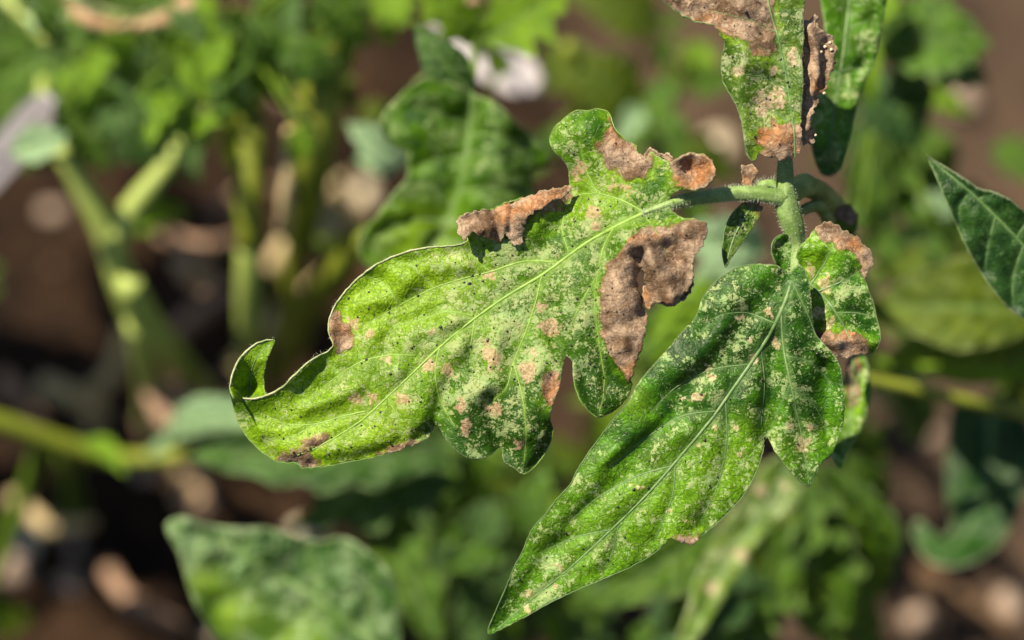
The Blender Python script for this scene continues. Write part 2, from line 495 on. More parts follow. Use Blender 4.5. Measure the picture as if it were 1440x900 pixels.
def make_hair(V, N, count, length, parent, seed=0, width=0.000022):
    rs = np.random.RandomState(seed + 11)
    idx = rs.randint(0, len(V), count)
    HV = []; HF = []
    for k, i in enumerate(idx):
        p = V[i] + rs.normal(0, 0.0001, 3); nrm = N[i] + rs.normal(0, 0.28, 3)
        nrm /= np.linalg.norm(nrm)
        L = length * rs.uniform(0.4, 1.25)
        s1 = np.cross(nrm, rs.normal(0, 1, 3)); s1 /= np.linalg.norm(s1); s2 = np.cross(nrm, s1)
        mid = p + nrm * L * 0.55; tip = p + nrm * L + rs.normal(0, 0.15, 3) * L
        q = len(HV)
        for j in range(3):
            a = j * 2.094
            HV.append(p + (math.cos(a) * s1 + math.sin(a) * s2) * width)
        for j in range(3):
            a = j * 2.094
            HV.append(mid + (math.cos(a) * s1 + math.sin(a) * s2) * width * 0.6)
        HV.append(tip)
        for j in range(3):
            HF.append((q+j, q+(j+1) % 3, q+3+(j+1) % 3, q+3+j)); HF.append((q+3+j, q+3+(j+1) % 3, q+6))
    o = mesh_obj('hair', HV, HF, M['hair'], parent)
    o['kind'] = 'stuff'
    return o


# ------------------------------------------------------------------ traced leaf sheets
class Sheet:
    """A blade with a real outline, relief, thickness; outline in units of U, d0 its distance behind the sharp plane"""
    def __init__(s, outline, d0, veins=(), folds=(), dead=(), spots=(), yel=(), dens=(), tilt=(0, 0), center=(0, 0),
                 quilt=6.0, bumpy=3.0, wave=10.0, rim=(), hextra=None, seed=0, jag=0.8, crump=9.0, holes=()):
        s.raw = outline; s.d0 = d0; s.veins = [(crom(v, 8, False), r0, r1) for v, r0, r1 in veins]
        s.folds = [(crom(f, 10, False), a, w) for f, a, w in folds]
        s.dead = [crom(p, 8) for p in dead]; s.spots = spots; s.yel = yel; s.densl = dens
        s.tilt = tilt; s.center = center; s.quilt = quilt; s.bumpy = bumpy; s.wave = wave
        s.rim = [(crom(f, 8, False), a, w) for f, a, w in rim]; s.hextra = hextra; s.seed = seed; s.jag = jag; s.crump = crump

    def deadf(s, Q):
        Q = np.asarray(Q, float)
        Q = Q + np.stack([fbm(Q[:, 0] / 16, Q[:, 1] / 16, 3, 71), fbm(Q[:, 0] / 16, Q[:, 1] / 16, 3, 83)], 1) * 7
        d = np.full(len(Q), -100.0)
        for p in s.dead: d = np.maximum(d, sdf(Q, p))
        return np.clip(d / 22.0 + 0.5, 0, 1)

    def h(s, Q):
        Q = np.asarray(Q, float).reshape(-1, 2)
        z = (Q[:, 0] - s.center[0]) * s.tilt[0] + (Q[:, 1] - s.center[1]) * s.tilt[1]
        dv = np.full(len(Q), 1e3)
        for v, r0, r1 in s.veins:
            d, t = seg_dist(Q, v)
            dv = np.minimum(dv, d * (1.0 + 0.5 * t))
        z += s.quilt * (1 - np.exp(-(dv / 16.0) ** 1.5)) - s.quilt * 0.5
        z += fbm(Q[:, 0] / 28, Q[:, 1] / 28, 3, s.seed + 2) * s.bumpy
        z += fbm(Q[:, 0] / 120, Q[:, 1] / 120, 2, s.seed + 9) * s.wave
        for f, a, w in s.folds + s.rim:
            d, t = seg_dist(Q, f)
            z += a * np.exp(-(d / w) ** 2)
        if s.dead:
            df = s.deadf(Q)
            a_ = s.seed * 0.9
            ph_ = (Q[:, 0] * np.cos(a_) + Q[:, 1] * np.sin(a_)) / 30.0 + 1.3 * fbm(Q[:, 0] / 60, Q[:, 1] / 60, 2, s.seed + 21)
            mo_ = smooth(-0.2, 0.5, fbm(Q[:, 0] / 45, Q[:, 1] / 45, 2, s.seed + 23))
            cr = (0.6 - np.sqrt(np.sin(ph_) ** 2 + 0.03)) * (0.4 + mo_) * 1.5 + 1.3 * fbm(Q[:, 0] / 38, Q[:, 1] / 38, 2, s.seed + 27)
            z += df * (cr * s.crump * 1.4 + fbm(Q[:, 0] / 12, Q[:, 1] / 12, 2, s.seed + 31) * s.crump * 0.16)
        if s.hextra is not None: z += s.hextra(Q)
        return z

    def world(s, Q, dh=0.0):
        Q = np.asarray(Q, float).reshape(-1, 2)
        return at(Q[:, 0], Q[:, 1], s.d0 - (s.h(Q) + dh) * U)

    def build(s, name, mat, parent, sp=2.6, thick=0.00022, veinmat='vein', label=None, veins_built=True, margins=(), hairs=0, frass=0, vr=1.0):
        B = crom(s.raw, sp * 1.1)
        n = len(B)
        T = np.roll(B, -1, 0) - np.roll(B, 1, 0); T /= np.linalg.norm(T, axis=1)[:, None] + 1e-9
        N2 = np.stack([T[:, 1], -T[:, 0]], 1)
        ar = np.arange(n)
        j = fbm(B[:, 0] / 7, B[:, 1] / 7, 3, s.seed + 40) * s.jag
        if s.dead:
            j = j * (1 + 3.4 * s.deadf(B))
        B = B + N2 * j[:, None]
        lo = B.min(0) - 2; hi = B.max(0) + 2
        ys = np.arange(lo[1], hi[1], sp * 0.866)
        pts = []
        for k, y in enumerate(ys):
            xs = np.arange(lo[0] + (k % 2) * sp / 2, hi[0], sp)
            pts.append(np.stack([xs, np.full(len(xs), y)], 1))
        G = np.vstack(pts)
        G = G + rng.uniform(-0.12, 0.12, G.shape) * sp
        ins = inside(G, B)
        G = G[ins]
        d, _ = seg_dist(G, B, True)
        G = G[d > sp * 0.6]
        allp = np.vstack([B, G])
        res = delaunay_2d_cdt([Vector(p) for p in allp], [(i, (i + 1) % n) for i in range(n)], [], 1, 1e-4)
        V2 = np.array([tuple(v) for v in res[0]]); F = res[2]
        de, _ = seg_dist(V2, B, True)
        W = s.world(V2)
        ven = np.zeros(len(V2))
        for v, r0, r1 in s.veins:
            d, t = seg_dist(V2, v)
            rad = r0 + (r1 - r0) * t
            ven = np.maximum(ven, np.exp(-(d / (rad * 1.4 + 1.2)) ** 2) * (0.9 - 0.4 * t))
        attrs = {'vein': ven, 'edge': np.clip(1 - de / 3.2, 0, 1), 'dead': s.deadf(V2) if s.dead else np.zeros(len(V2))}
        sp_ = np.zeros(len(V2))
        WX = V2[:, 0] + fbm(V2[:, 0] / 11, V2[:, 1] / 11, 3, 61) * 7; WY = V2[:, 1] + fbm(V2[:, 0] / 11, V2[:, 1] / 11, 3, 67) * 7
        for (x, y, rx, ry, ang) in s.spots:
            if s.seed == 11: rx, ry = rx * 0.72, ry * 0.72
            ca, sa = math.cos(ang), math.sin(ang)
            dx = WX - x; dy = WY - y
            u = (dx * ca + dy * sa) / rx; w = (-dx * sa + dy * ca) / ry
            sp_ = np.maximum(sp_, np.exp(-(u * u + w * w) * 0.7))
        attrs['spot'] = sp_
        for nm, lst in (('yel', s.yel), ('dens', s.densl)):
            a = np.zeros(len(V2))
            for (x, y, r, amp) in lst:
                a += amp * np.exp(-((V2[:, 0] - x) ** 2 + (V2[:, 1] - y) ** 2) / (r * r))
            if nm == 'yel': a = np.where(a > -0.3, a + sp_ * 0.4, a)
            if nm == 'yel' and s.dead: a = a + 0.75 * np.exp(-((attrs['dead'] - 0.22) / 0.16) ** 2) * (attrs['dead'] > 0.01)
            attrs[nm] = a
        # orient faces towards the camera
        F = [tuple(f) for f in F]
        a, b_, c = V2[F[0][0]], V2[F[0][1]], V2[F[0][2]]
        if (b_[0]-a[0])*(c[1]-a[1]) - (b_[1]-a[1])*(c[0]-a[0]) > 0: F = [f[::-1] for f in F]
        o = mesh_obj(name, W, F, mat, parent, attrs, V2 / 100.0 + s.seed * 3.1)
        md = o.modifiers.new('thickness', 'SOLIDIFY'); md.thickness = thick; md.offset = -1
        if label: o['label'] = label
        if veins_built:
            for k, (v, r0, r1) in enumerate(s.veins):
                vv = v[::max(1, len(v) // 28)]
                if tuple(vv[-1]) != tuple(v[-1]): vv = np.vstack([vv, v[-1]])
                t = np.linspace(0, 1, len(vv))
                R = (r0 + (r1 - r0) * t) * U * vr
                # one step of small wander
                Wv = s.world(vv, 0.0) - Zc * 0
                tube('midrib' if k == 0 else 'vein', Wv, R, M[veinmat], o, seg=8, step_m=0.0006, flat=0.6)
        for k, (mg, r) in enumerate(margins):
            mm = crom(mg, 5, False)
            # snap to the outline
            D = ((mm[:, None, :] - B[None]) ** 2).sum(2); mm = B[D.argmin(1)]
            keep = np.concatenate([[True], np.linalg.norm(np.diff(mm, axis=0), axis=1) > 1.0]); mm = mm[keep]
            t = np.linspace(0, 1, len(mm)); R = r * 0.72 * U * (0.35 + 0.65 * np.sin(np.pi * np.clip(t, 0.02, 0.98)) ** 0.5) * (1 + 0.25 * fbm(mm[:, 0] / 5, mm[:, 1] / 5, 2, 3))
            tube('margin', s.world(mm, 0.3), R * (1.0 if r >= 2 else 0.75), M['margin' if r >= 2 else veinmat], o, seg=8, step_m=0.0005, hair=int(len(mm) * 2.2) if r >= 2 else 0, hair_len=0.00045, seed=k)
        if frass:
            rs = np.random.RandomState(s.seed + 77)
            lo, hi = B.min(0), B.max(0)
            cand = rs.uniform(lo, hi, (frass * 8, 2)); cand = cand[inside(cand, B)]
            dd, _ = seg_dist(cand, B, True); cand = cand[dd > 9][:frass]
            hv = []; hf = []
            Wp = s.world(cand, 0.4)
            for p in Wp:
                r = rs.uniform(0.9, 1.9) * U * (1.5 if rs.rand() < 0.1 else 1); q = len(hv)
                ex = rs.uniform(0.8, 1.3); th = rs.uniform(0, 3.14)
                for ring_, (rr, zz) in enumerate(((1.0, -0.3), (0.85, 0.35), (0.4, 0.65))):
                    for k in range(7):
                        a_ = k / 7 * 6.283
                        x, y = math.cos(a_) * rr * r * ex, math.sin(a_) * rr * r / ex
                        x, y = x * math.cos(th) - y * math.sin(th), x * math.sin(th) + y * math.cos(th)
                        hv.append(p + x * Xc + y * Yc + zz * r * Zc)
                for ring_ in range(2):
                    for k in range(7):
                        hf.append((q+ring_*7+k, q+ring_*7+(k+1) % 7, q+(ring_+1)*7+(k+1) % 7, q+(ring_+1)*7+k))
                hf.append(tuple(q+14+k for k in range(7)))
            fo = mesh_obj('frass_speck', hv, hf, M['frass'], o); fo['kind'] = 'stuff'
        return o

# ------------------------------------------------------------------ the diseased branch in focus
branch_base = on_ground(1235, 560)
branch = empty('tomato_branch', branch_base, 'sharp mottled tomato branch with brown scorched leaflets in the middle of the picture', 'tomato branch')

MAIN = [(952,271),(964,266),(978,267),(992,262),(1000,252),(1006,240),(1002,228),(992,220),(976,216),(962,218),(950,223),(938,226),(930,222),(924,219),(915,213),(909,221),(898,215),(893,203),(880,197),(871,189),
        (864,180),(860,165),(853,156),(838,153),(826,156),(812,155),(795,165),(779,180),(773,197),(778,212),(789,222),(798,235),(800,252),(798,264),(780,267),(757,273),(735,281),(712,289),(692,297),
        (672,303),(662,316),(657,330),(655,340),(640,345),(610,347),(580,352),(550,362),(525,375),(505,390),(487,408),(472,428),(464,445),(463,465),(467,488),
        (455,497),(440,505),(425,517),(408,534),(395,546),(375,556),(350,561),(335,557),(325,546),(323,552),(328,572),(335,595),(350,618),(370,637),(390,648),(415,650),(430,658),(460,655),(500,648),(540,639),
        (575,628),(600,617),(611,603),(615,599),(625,615),(640,632),(655,643),(672,646),(690,640),(701,630),(706,632),(708,648),(722,658),(735,667),(748,660),(765,640),(775,620),(778,602),(774,590),(777,570),
        (785,550),(790,525),(793,507),(797,501),(805,510),(806,530),(812,555),(825,575),(840,587),(855,583),(870,573),(884,556),(889,543),(889,530),(893,515),(899,500),(905,480),(909,460),(910,442),(906,428),(900,412),(896,394),(899,380),(903,377),
        (906,395),(909,412),(912,431),(922,425),(940,430),(956,422),(969,406),(975,390),(973,370),(985,350),(994,330),(993,314),(977,307),(962,307),(950,300),(944,294),(940,282)]
mid = [(948,283),(905,300),(860,322),(820,345),(765,385),(715,415),(665,450),(620,487),(578,527),(545,558),(510,590),(475,613),(440,632),(418,640)]
v = [(mid, 4.6, 1.5),
     ([(905,298),(875,282),(840,272),(812,274)], 2.6, 1.0),
     ([(780,368),(735,368),(690,382),(650,392),(610,405),(570,425),(540,442),(510,460)], 2.4, 0.9),
     ([(672,446),(630,438),(595,449),(560,456)], 2.0, 0.8),
     ([(585,500),(545,500),(510,508),(480,525),(452,547)], 2.2, 0.9),
     ([(515,578),(480,586),(445,596),(405,597),(375,585)], 2.0, 0.8),
     ([(560,425),(535,395),(505,388)], 1.3, 0.5),
     ([(560,456),(540,480)], 1.1, 0.4), ([(610,405),(580,375),(550,365)], 1.3, 0.5),
     ([(690,382),(665,362),(660,345)], 1.2, 0.5),
     ([(445,596),(415,612),(380,620)], 1.2, 0.5),
     ([(762,388),(752,430),(738,470),(722,510),(712,545),(690,565)], 2.4, 0.9),
     ([(862,322),(848,350),(840,390),(836,430),(842,480),(850,530)], 2.2, 0.8),
     ([(838,390),(815,430),(798,470)], 1.4, 0.6),
     ([(668,450),(662,490),(668,520)], 1.6, 0.6),
     ([(618,490),(612,520),(618,560),(640,600)], 1.8, 0.6),
     ([(722,510),(735,560),(740,610),(737,650)], 1.6, 0.6),
     ([(545,558),(560,590),(565,615)], 1.3, 0.5),
     ([(840,272),(825,240),(815,200)], 1.8, 0.7),
     ([(875,283),(880,262),(868,235)], 1.3, 0.5),
     ([(800,355),(790,320),(798,285)], 1.4, 0.5),
     ([(510,508),(500,485),(490,478)], 1.0, 0.4),
     ([(480,525),(462,512),(455,502)], 1.0, 0.4),
     ([(850,530),(848,560),(842,580)], 1.2, 0.5),
     ([(905,300),(925,330),(940,360)], 1.6, 0.6)]


def main_extra(Q):
    x, y = Q[:, 0], Q[:, 1]
    z = np.zeros(len(Q))
    # the blade falls away from the light on its right hand lobes and cups up along the upper left rim
    z -= 40 * smooth(560, 660, y) * smooth(600, 800, x)
    z -= 30 * smooth(790, 900, x) * smooth(420, 590, y)
    # left end rolls up towards the tip
    d, _ = seg_dist(Q, np.array([(323, 548), (350, 561), (395, 546), (440, 505)], float))
    z += 16 * np.exp(-(d / 16) ** 1.6) - 12 * smooth(440, 330, x)
    # rolled lower rim
    d, _ = seg_dist(Q, np.array([(328, 575), (350, 618), (390, 648), (432, 658), (500, 648), (575, 628), (605, 612)], float))
    z -= 16 * np.exp(-(d / 14) ** 2)
    # cup at the brown end beside the petiole
    d = np.hypot((x - 976), (y - 240))
    z += 12 * smooth(8, 30, d) * smooth(60, 26, d) - 2 * np.exp(-(d / 12) ** 2)
    # neck of the top lobe
    z -= 26 * np.exp(-((x - 800) / 26) ** 2 - ((y - 262) / 40) ** 2)
    z += 16 * np.exp(-((x - 822) / 30) ** 2 - ((y - 195) / 34) ** 2)
    # big brown fold on the right
    d, _ = seg_dist(Q, np.array([(880, 330), (868, 400), (872, 470), (882, 520)], float)); z += 17 * np.exp(-(d / 17) ** 2)
    d, _ = seg_dist(Q, np.array([(905, 345), (925, 385), (945, 418)], float)); z += 22 * np.exp(-(d / 15) ** 2)
    d, _ = seg_dist(Q, np.array([(900, 360), (905, 400), (908, 440)], float)); z -= 20 * np.exp(-(d / 10) ** 2)
    d, _ = seg_dist(Q, np.array([(940, 350), (962, 375), (970, 400)], float)); z -= 10 * np.exp(-(d / 11) ** 2)
    return z


main = Sheet(MAIN, 0.0, veins=v,
    folds=[([(800,300),(770,330),(755,350)], -10, 16), ([(740,290),(760,330)], 8, 18), ([(612,598),(622,560),(640,520)], -16, 14),
           ([(704,628),(692,590),(690,560)], -14, 12), ([(796,500),(780,470),(775,430)], -12, 14), ([(850,580),(838,540)], 8, 12),
           ([(650,600),(660,560),(700,540)], 9, 16), ([(740,610),(752,560),(755,520)], 12, 16), ([(560,385),(610,375),(650,372)], 8, 16), ([(500,430),(540,420),(580,395)], 8, 14),
           ([(500,545),(470,560),(430,575)], 9, 11), ([(640,520),(650,480)], 8, 14), ([(688,520),(700,470)], 8, 14), ([(560,520),(580,470),(640,450)], 7, 14)],
    rim=[([(655,340),(610,347),(550,362),(505,390),(472,428),(463,465)], 7, 10), ([(467,488),(440,505),(408,534)], 10, 10),
         ([(893,203),(860,165),(838,153),(795,165),(775,190)], -12, 10), ([(778,600),(775,620),(748,660)], -12, 9), ([(806,520),(815,560),(840,587)], 10, 9)],
    dead=[[(858,172),(870,190),(885,200),(900,213),(912,220),(918,236),(900,250),(880,250),(862,238),(845,218),(838,208),(850,195)],
          [(944,222),(965,214),(1000,218),(1012,240),(1000,260),(975,270),(955,262),(945,245)],
          [(900,322),(930,318),(965,312),(985,302),(1000,318),(995,340),(982,370),(980,400),(960,430),(930,436),(912,440),(915,470),(905,500),(894,530),(884,535),(872,520),(858,500),(848,470),(842,430),(846,400),(858,370),(880,345)],
          [(655,300),(700,290),(760,268),(800,262),(798,285),(770,296),(740,310),(720,330),(700,325),(660,330)],
          [(463,440),(476,438),(480,452),(492,462),(500,478),(490,489),(466,492)],
          [(525,650),(535,636),(560,626),(585,614),(592,622),(580,636),(550,648)], [(385,655),(400,640),(425,632),(444,642),(446,662),(420,664)], [(425,622),(445,612),(464,610),(460,620),(440,628)],
          [(764,530),(786,522),(786,545),(776,570),(764,560)]],
    spots=[(772,461,15,13,0.2),(690,500,12,20,-0.5),(742,522,11,17,0.3),(497,455,10,8,0),(500,560,10,8,0.6),(440,622,18,9,-0.3),(420,640,16,8,0.4),(695,575,10,9,0),(602,512,11,7,0),(630,520,8,12,0),
           (520,470,7,7,0),(690,388,9,7,0.2),(745,515,8,10,0),(565,560,12,9,0.5),(525,560,8,7,0),(835,300,13,10,0),(860,262,9,7,0),(818,232,8,8,0),(838,318,8,5,0),(650,570,9,10,0),(655,600,9,12,0.4),(728,625,6,6,0),(868,225,10,10,0),
           (455,445,10,8,0),(545,505,6,5,0),(610,465,7,5,0),(770,240,6,6,0),(810,245,9,9,0),(880,265,10,8,0),(760,432,8,6,0),(750,495,7,7,0),(560,630,22,7,-0.3)],
    yel=[(520,420,90,0.6),(600,400,90,0.5),(430,600,90,0.7),(820,200,50,-0.35),(900,290,40,-0.3),(700,590,70,-0.35),(540,600,60,0.9),(640,365,45,0.6),(760,300,40,0.3),(850,285,55,0.9),(480,450,50,0.6),(740,480,55,0.3),(380,600,50,0.6),
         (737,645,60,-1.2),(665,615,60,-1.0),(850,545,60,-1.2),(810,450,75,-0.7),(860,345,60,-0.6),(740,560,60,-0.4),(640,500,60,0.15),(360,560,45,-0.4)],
    dens=[(800,540,80,-0.5),(510,400,80,-1.2),(430,590,90,-0.6),(600,480,200,0.6),(870,300,60,0.6),(800,540,120,0.6),(620,450,130,0.3),(760,440,90,0.7),(730,610,60,-0.2),(660,600,40,-0.5),(690,330,80,0.3),(820,200,50,0.5),(560,380,60,-0.8),(480,420,50,-0.6),(420,560,80,0.1),(860,540,45,-0.9),(700,520,70,0.5)],
    tilt=(0.14, 0.04), center=(700, 420), quilt=4.5, bumpy=1.9, wave=8, hextra=main_extra, seed=1, jag=0.9, crump=3.4)
main_o = main.build('leaflet', M['main'], branch, sp=2.5, thick=0.00024, label='sharp mottled yellow-green leaflet with brown scorched edges', frass=240,
    vr=0.62, margins=[([(655,340),(610,347),(550,362),(505,390),(472,428),(463,465),(466,487)], 2.0), ([(467,488),(440,505),(408,534),(375,556),(350,561),(326,548)], 2.3),
             ([(898,215),(880,197),(864,180),(853,156),(812,155),(779,180),(775,208)], 1.3), ([(778,602),(765,640),(735,667)], 1.3), ([(806,530),(825,575),(840,587)], 1.2),
             ([(325,552),(335,595),(370,637),(430,658),(540,639)], 0.8)])

# the turned-up tip, hinged along the rolled rim, seen behind it
def tip_extra(Q):
    x, y = Q[:, 0], Q[:, 1]
    return -34 - 40 * np.exp(-((x - 352) / 26) ** 2) * smooth(500, 560, y) + 24 * smooth(350, 325, x) * smooth(470, 540, y) + 26 * smooth(540, 562, y)
tip = Sheet([(323,548),(326,530),(332,513),(345,495),(364,482),(386,478),(381,493),(375,510),(371,530),(372,548),(374,560),(352,568),(332,563)], 0.0,
            veins=[([(352,560),(352,530),(360,505),(378,484)], 1.5, 0.6), ([(352,540),(342,522)], 0.8, 0.4), ([(355,530),(366,516)], 0.8, 0.4)],
            yel=[(355,520,60,0.8)], dens=[(355,520,80,-2.0)], quilt=4, bumpy=1.2, wave=2, hextra=tip_extra, seed=2)
tip.build('leaf_tip', M['main'], main_o, sp=2.2, thick=0.00012, veinmat='veindark', margins=[([(325,545),(332,513),(345,495),(364,482),(385,478)], 2.2)])

# curled brown flap that folds over the front of the blade
def flap_extra(Q):
    x, y = Q[:, 0], Q[:, 1]
    top = np.interp(x, [644, 700, 760, 800], [312, 291, 270, 262])
    t = np.clip((y - top) / 42.0, 0, 1.4)
    return 6 + 17 * np.sin(np.clip(t, 0, 1.3) * 2.3) * smooth(806, 740, x) + 10 * smooth(675, 650, x)
flap = Sheet([(803,262),(780,264),(757,270),(735,278),(712,286),(690,293),(672,296),(655,299),(645,308),(643,322),(648,333),(655,337),(661,330),(667,324),(673,331),(684,335),(697,339),(705,342),(709,332),(713,328),(718,338),(724,347),(733,344),(736,330),(738,316),(748,301),(764,290),(784,280),(800,273)],
             0.0, dead=[[(630,250),(820,250),(820,360),(630,360)]], folds=[([(690,292),(700,320),(698,340)], -12, 7), ([(668,300),(676,322)], 7, 7), ([(722,290),(716,325)], -9, 6)],
             quilt=0, bumpy=2, wave=3, hextra=flap_extra, seed=3, jag=0.9, crump=2.2)
flap.build('dead_flap', M['main'], main_o, sp=2.2, thick=0.00016, margins=[([(735,278),(712,286),(690,293),(676,296)], 1.4)])
# small dry curls on the top rim
for k, (pts, hh) in enumerate([([(905,222),(908,212),(915,208),(922,213),(930,219),(926,226),(915,228)], 10),
                               ([(924,226),(926,218),(936,216),(946,221),(942,229),(932,231)], 8),
                               ([(962,236),(968,226),(980,224),(988,232),(984,243),(972,248)], 16)]):
    fs = Sheet(pts, 0.0, dead=[[(a + (a - 940) * 0.0 + dx * 40, b + dy * 40) for (a, b), dx, dy in zip([(pts[0][0], pts[0][1])] * 4, (-1, 1.6, 1.6, -1), (-1, -1, 1.6, 1.6))]],
               quilt=0, bumpy=2, wave=2, tilt=(0.5, -0.4), center=pts[2], hextra=(lambda Q, hh=hh: np.full(len(Q), float(hh))), seed=4 + k, crump=2)
    fs.build('dry_curl', M['main'], main_o, sp=2.0, thick=0.0002)
# dark brown curled shard under the fold
shard = Sheet([(905,405),(915,402),(935,412),(952,416),(968,404),(974,392),(972,408),(958,424),(940,431),(922,424),(912,434),(906,428)], 0.0,
              dead=[[(880,380),(1000,380),(1000,460),(880,460)]], quilt=0, bumpy=2, wave=3, tilt=(0, 0.5), center=(930, 405), seed=8, crump=4, hextra=lambda Q: np.full(len(Q), 14.0))
shard.build('dead_flap', M['main'], main_o, sp=2.0, thick=0.0002)

# second leaflet, below, partly in the shade of the first
SECOND = [(1108,384),(1098,376),(1088,372),(1065,371),(1040,375),(1018,387),(1000,402),(987,420),(978,445),(960,465),(935,495),(912,520),(893,545),(882,567),(862,590),(840,620),(825,640),(810,665),(803,680),(785,700),
          (765,725),(748,745),(735,775),(722,800),(710,830),(697,860),(686,886),(689,893),(705,885),(735,870),(765,852),(800,835),(835,820),(870,805),(905,788),(930,770),(944,756),(950,760),(962,764),(975,765),(985,755),
          (1010,735),(1030,715),(1050,690),(1065,660),(1073,635),(1076,618),(1080,616),(1090,635),(1105,655),(1120,672),(1137,685),(1147,670),(1157,650),(1170,640),(1178,620),(1185,600),(1188,570),(1186,540),(1180,510),(1165,490),(1148,470),(1142,440),(1140,410),(1134,385),(1124,372)]
mid2 = [(1112,400),(1104,425),(1085,465),(1060,505),(1030,548),(1000,590),(960,638),(915,690),(865,740),(800,800),(745,845),(700,884)]
v2 = [(mid2, 5.5, 1.4), ([(1098,432),(1102,490),(1112,540),(1125,600),(1136,668)], 3.4, 1.0),
      ([(1056,512),(1000,520),(950,545),(915,580)], 2.2, 0.9), ([(1010,578),(960,585),(905,618),(860,655)], 2.2, 0.9), ([(945,655),(895,670),(840,700),(800,735)], 2.0, 0.8),
      ([(1090,455),(1050,440),(1010,445),(985,470)], 2.0, 0.8), ([(1020,560),(1022,620),(1010,680),(985,735)], 2.2, 0.8), ([(950,648),(945,700),(920,760)], 2.0, 0.7),
      ([(870,738),(860,780),(845,805)], 1.6, 0.6), ([(1114,545),(1145,570),(1165,610)], 1.6, 0.6), ([(1104,500),(1140,510),(1170,540)], 1.6, 0.6), ([(1112,540),(1095,575),(1085,605)], 1.4, 0.5),
      ([(860,745),(810,755),(765,775)], 1.6, 0.6), ([(1070,490),(1075,540),(1070,600)], 1.8, 0.7), ([(1116,400),(1135,440),(1150,480)], 2.0, 0.8)]
def second_extra(Q):
    x, y = Q[:, 0], Q[:, 1]
    t = ((x - 1110) * (-0.64) + (y - 380) * 0.77)          # along the blade
    s_ = ((x - 1110) * 0.77 + (y - 380) * 0.64)            # across it
    z = 26 * np.sin(np.clip(t / 640, 0, 1) * 3.1) - 0.0006 * np.abs(s_) ** 2
    z += -9 * np.exp(-(s_ / 16) ** 2)
    d, _ = seg_dist(Q, np.array([(1078, 616), (1085, 560), (1092, 480)], float)); z -= 16 * np.exp(-(d / 14) ** 2)
    return z
second = Sheet(SECOND, 0.0012, veins=v2, quilt=6, bumpy=1.6, wave=9, hextra=second_extra, tilt=(-0.02, -0.10), center=(950, 620), seed=11, jag=0.9,
    folds=[([(1105,480),(1118,560)], 10, 14), ([(1160,520),(1160,600)], -16, 16), ([(960,520),(1000,480),(1030,420)], 8, 18), ([(850,650),(900,610)], 6, 14)],
    rim=[([(978,445),(912,520),(862,590),(803,680)], -4, 12), ([(1065,371),(1018,387),(987,420)], -4, 12)],
    dead=[[(948,752),(962,756),(982,752),(980,768),(955,768)]],
    spots=[(1060,505,13,8,0.8),(1000,530,9,6,0.4),(980,560,14,8,-0.5),(985,625,6,6,0),(1040,640,5,5,0),(900,685,6,5,0),(785,797,10,5,0),(740,855,7,7,0),(1035,600,9,7,0),(960,560,6,6,0),(1090,480,8,14,0),(1130,625,14,18,0),(1005,600,8,6,0),(1000,700,5,5,0),
           (970,735,5,5,0),(1055,480,8,8,0),(1110,600,7,7,0),(1080,440,6,10,0),(1040,448,9,6,0),(780,825,9,8,0),(888,682,4,4,0),(940,720,6,5,0),(995,515,7,6,0),(1140,600,8,8,0),(745,835,9,7,0)],
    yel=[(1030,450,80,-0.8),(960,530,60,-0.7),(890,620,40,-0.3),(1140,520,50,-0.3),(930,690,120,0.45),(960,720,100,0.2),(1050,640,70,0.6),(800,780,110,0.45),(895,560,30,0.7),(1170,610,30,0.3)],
    dens=[(1040,450,70,0.4),(960,520,60,0.0),(860,640,60,-0.7),(1000,640,80,0.6),(780,830,60,0.7),(900,700,90,0.0),(1120,560,60,0.3),(900,580,40,-1.2),(1120,640,40,0.5)], crump=5)
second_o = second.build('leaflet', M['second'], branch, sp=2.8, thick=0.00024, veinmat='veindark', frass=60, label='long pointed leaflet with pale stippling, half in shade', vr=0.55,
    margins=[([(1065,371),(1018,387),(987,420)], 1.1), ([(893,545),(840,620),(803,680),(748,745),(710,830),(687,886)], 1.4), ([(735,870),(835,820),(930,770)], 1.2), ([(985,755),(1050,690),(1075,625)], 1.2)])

# little lobe beside the stalk
lobe = Sheet([(1108,385),(1098,378),(1090,370),(1085,355),(1086,342),(1093,332),(1104,329),(1112,336),(1114,350),(1120,368)], 0.004, veins=[([(1116,372),(1104,352),(1098,340)], 1.6, 0.6)],
             quilt=5, bumpy=3, wave=3, seed=14, dens=[(1100,350,40,0.3)], rim=[([(1090,370),(1086,342),(1104,329)], 8, 6)])
lobe.build('leaflet', M['second'], branch, sp=2.2, veinmat='veindark', margins=[([(1098,378),(1086,355),(1093,332),(1108,331)], 1.3)])

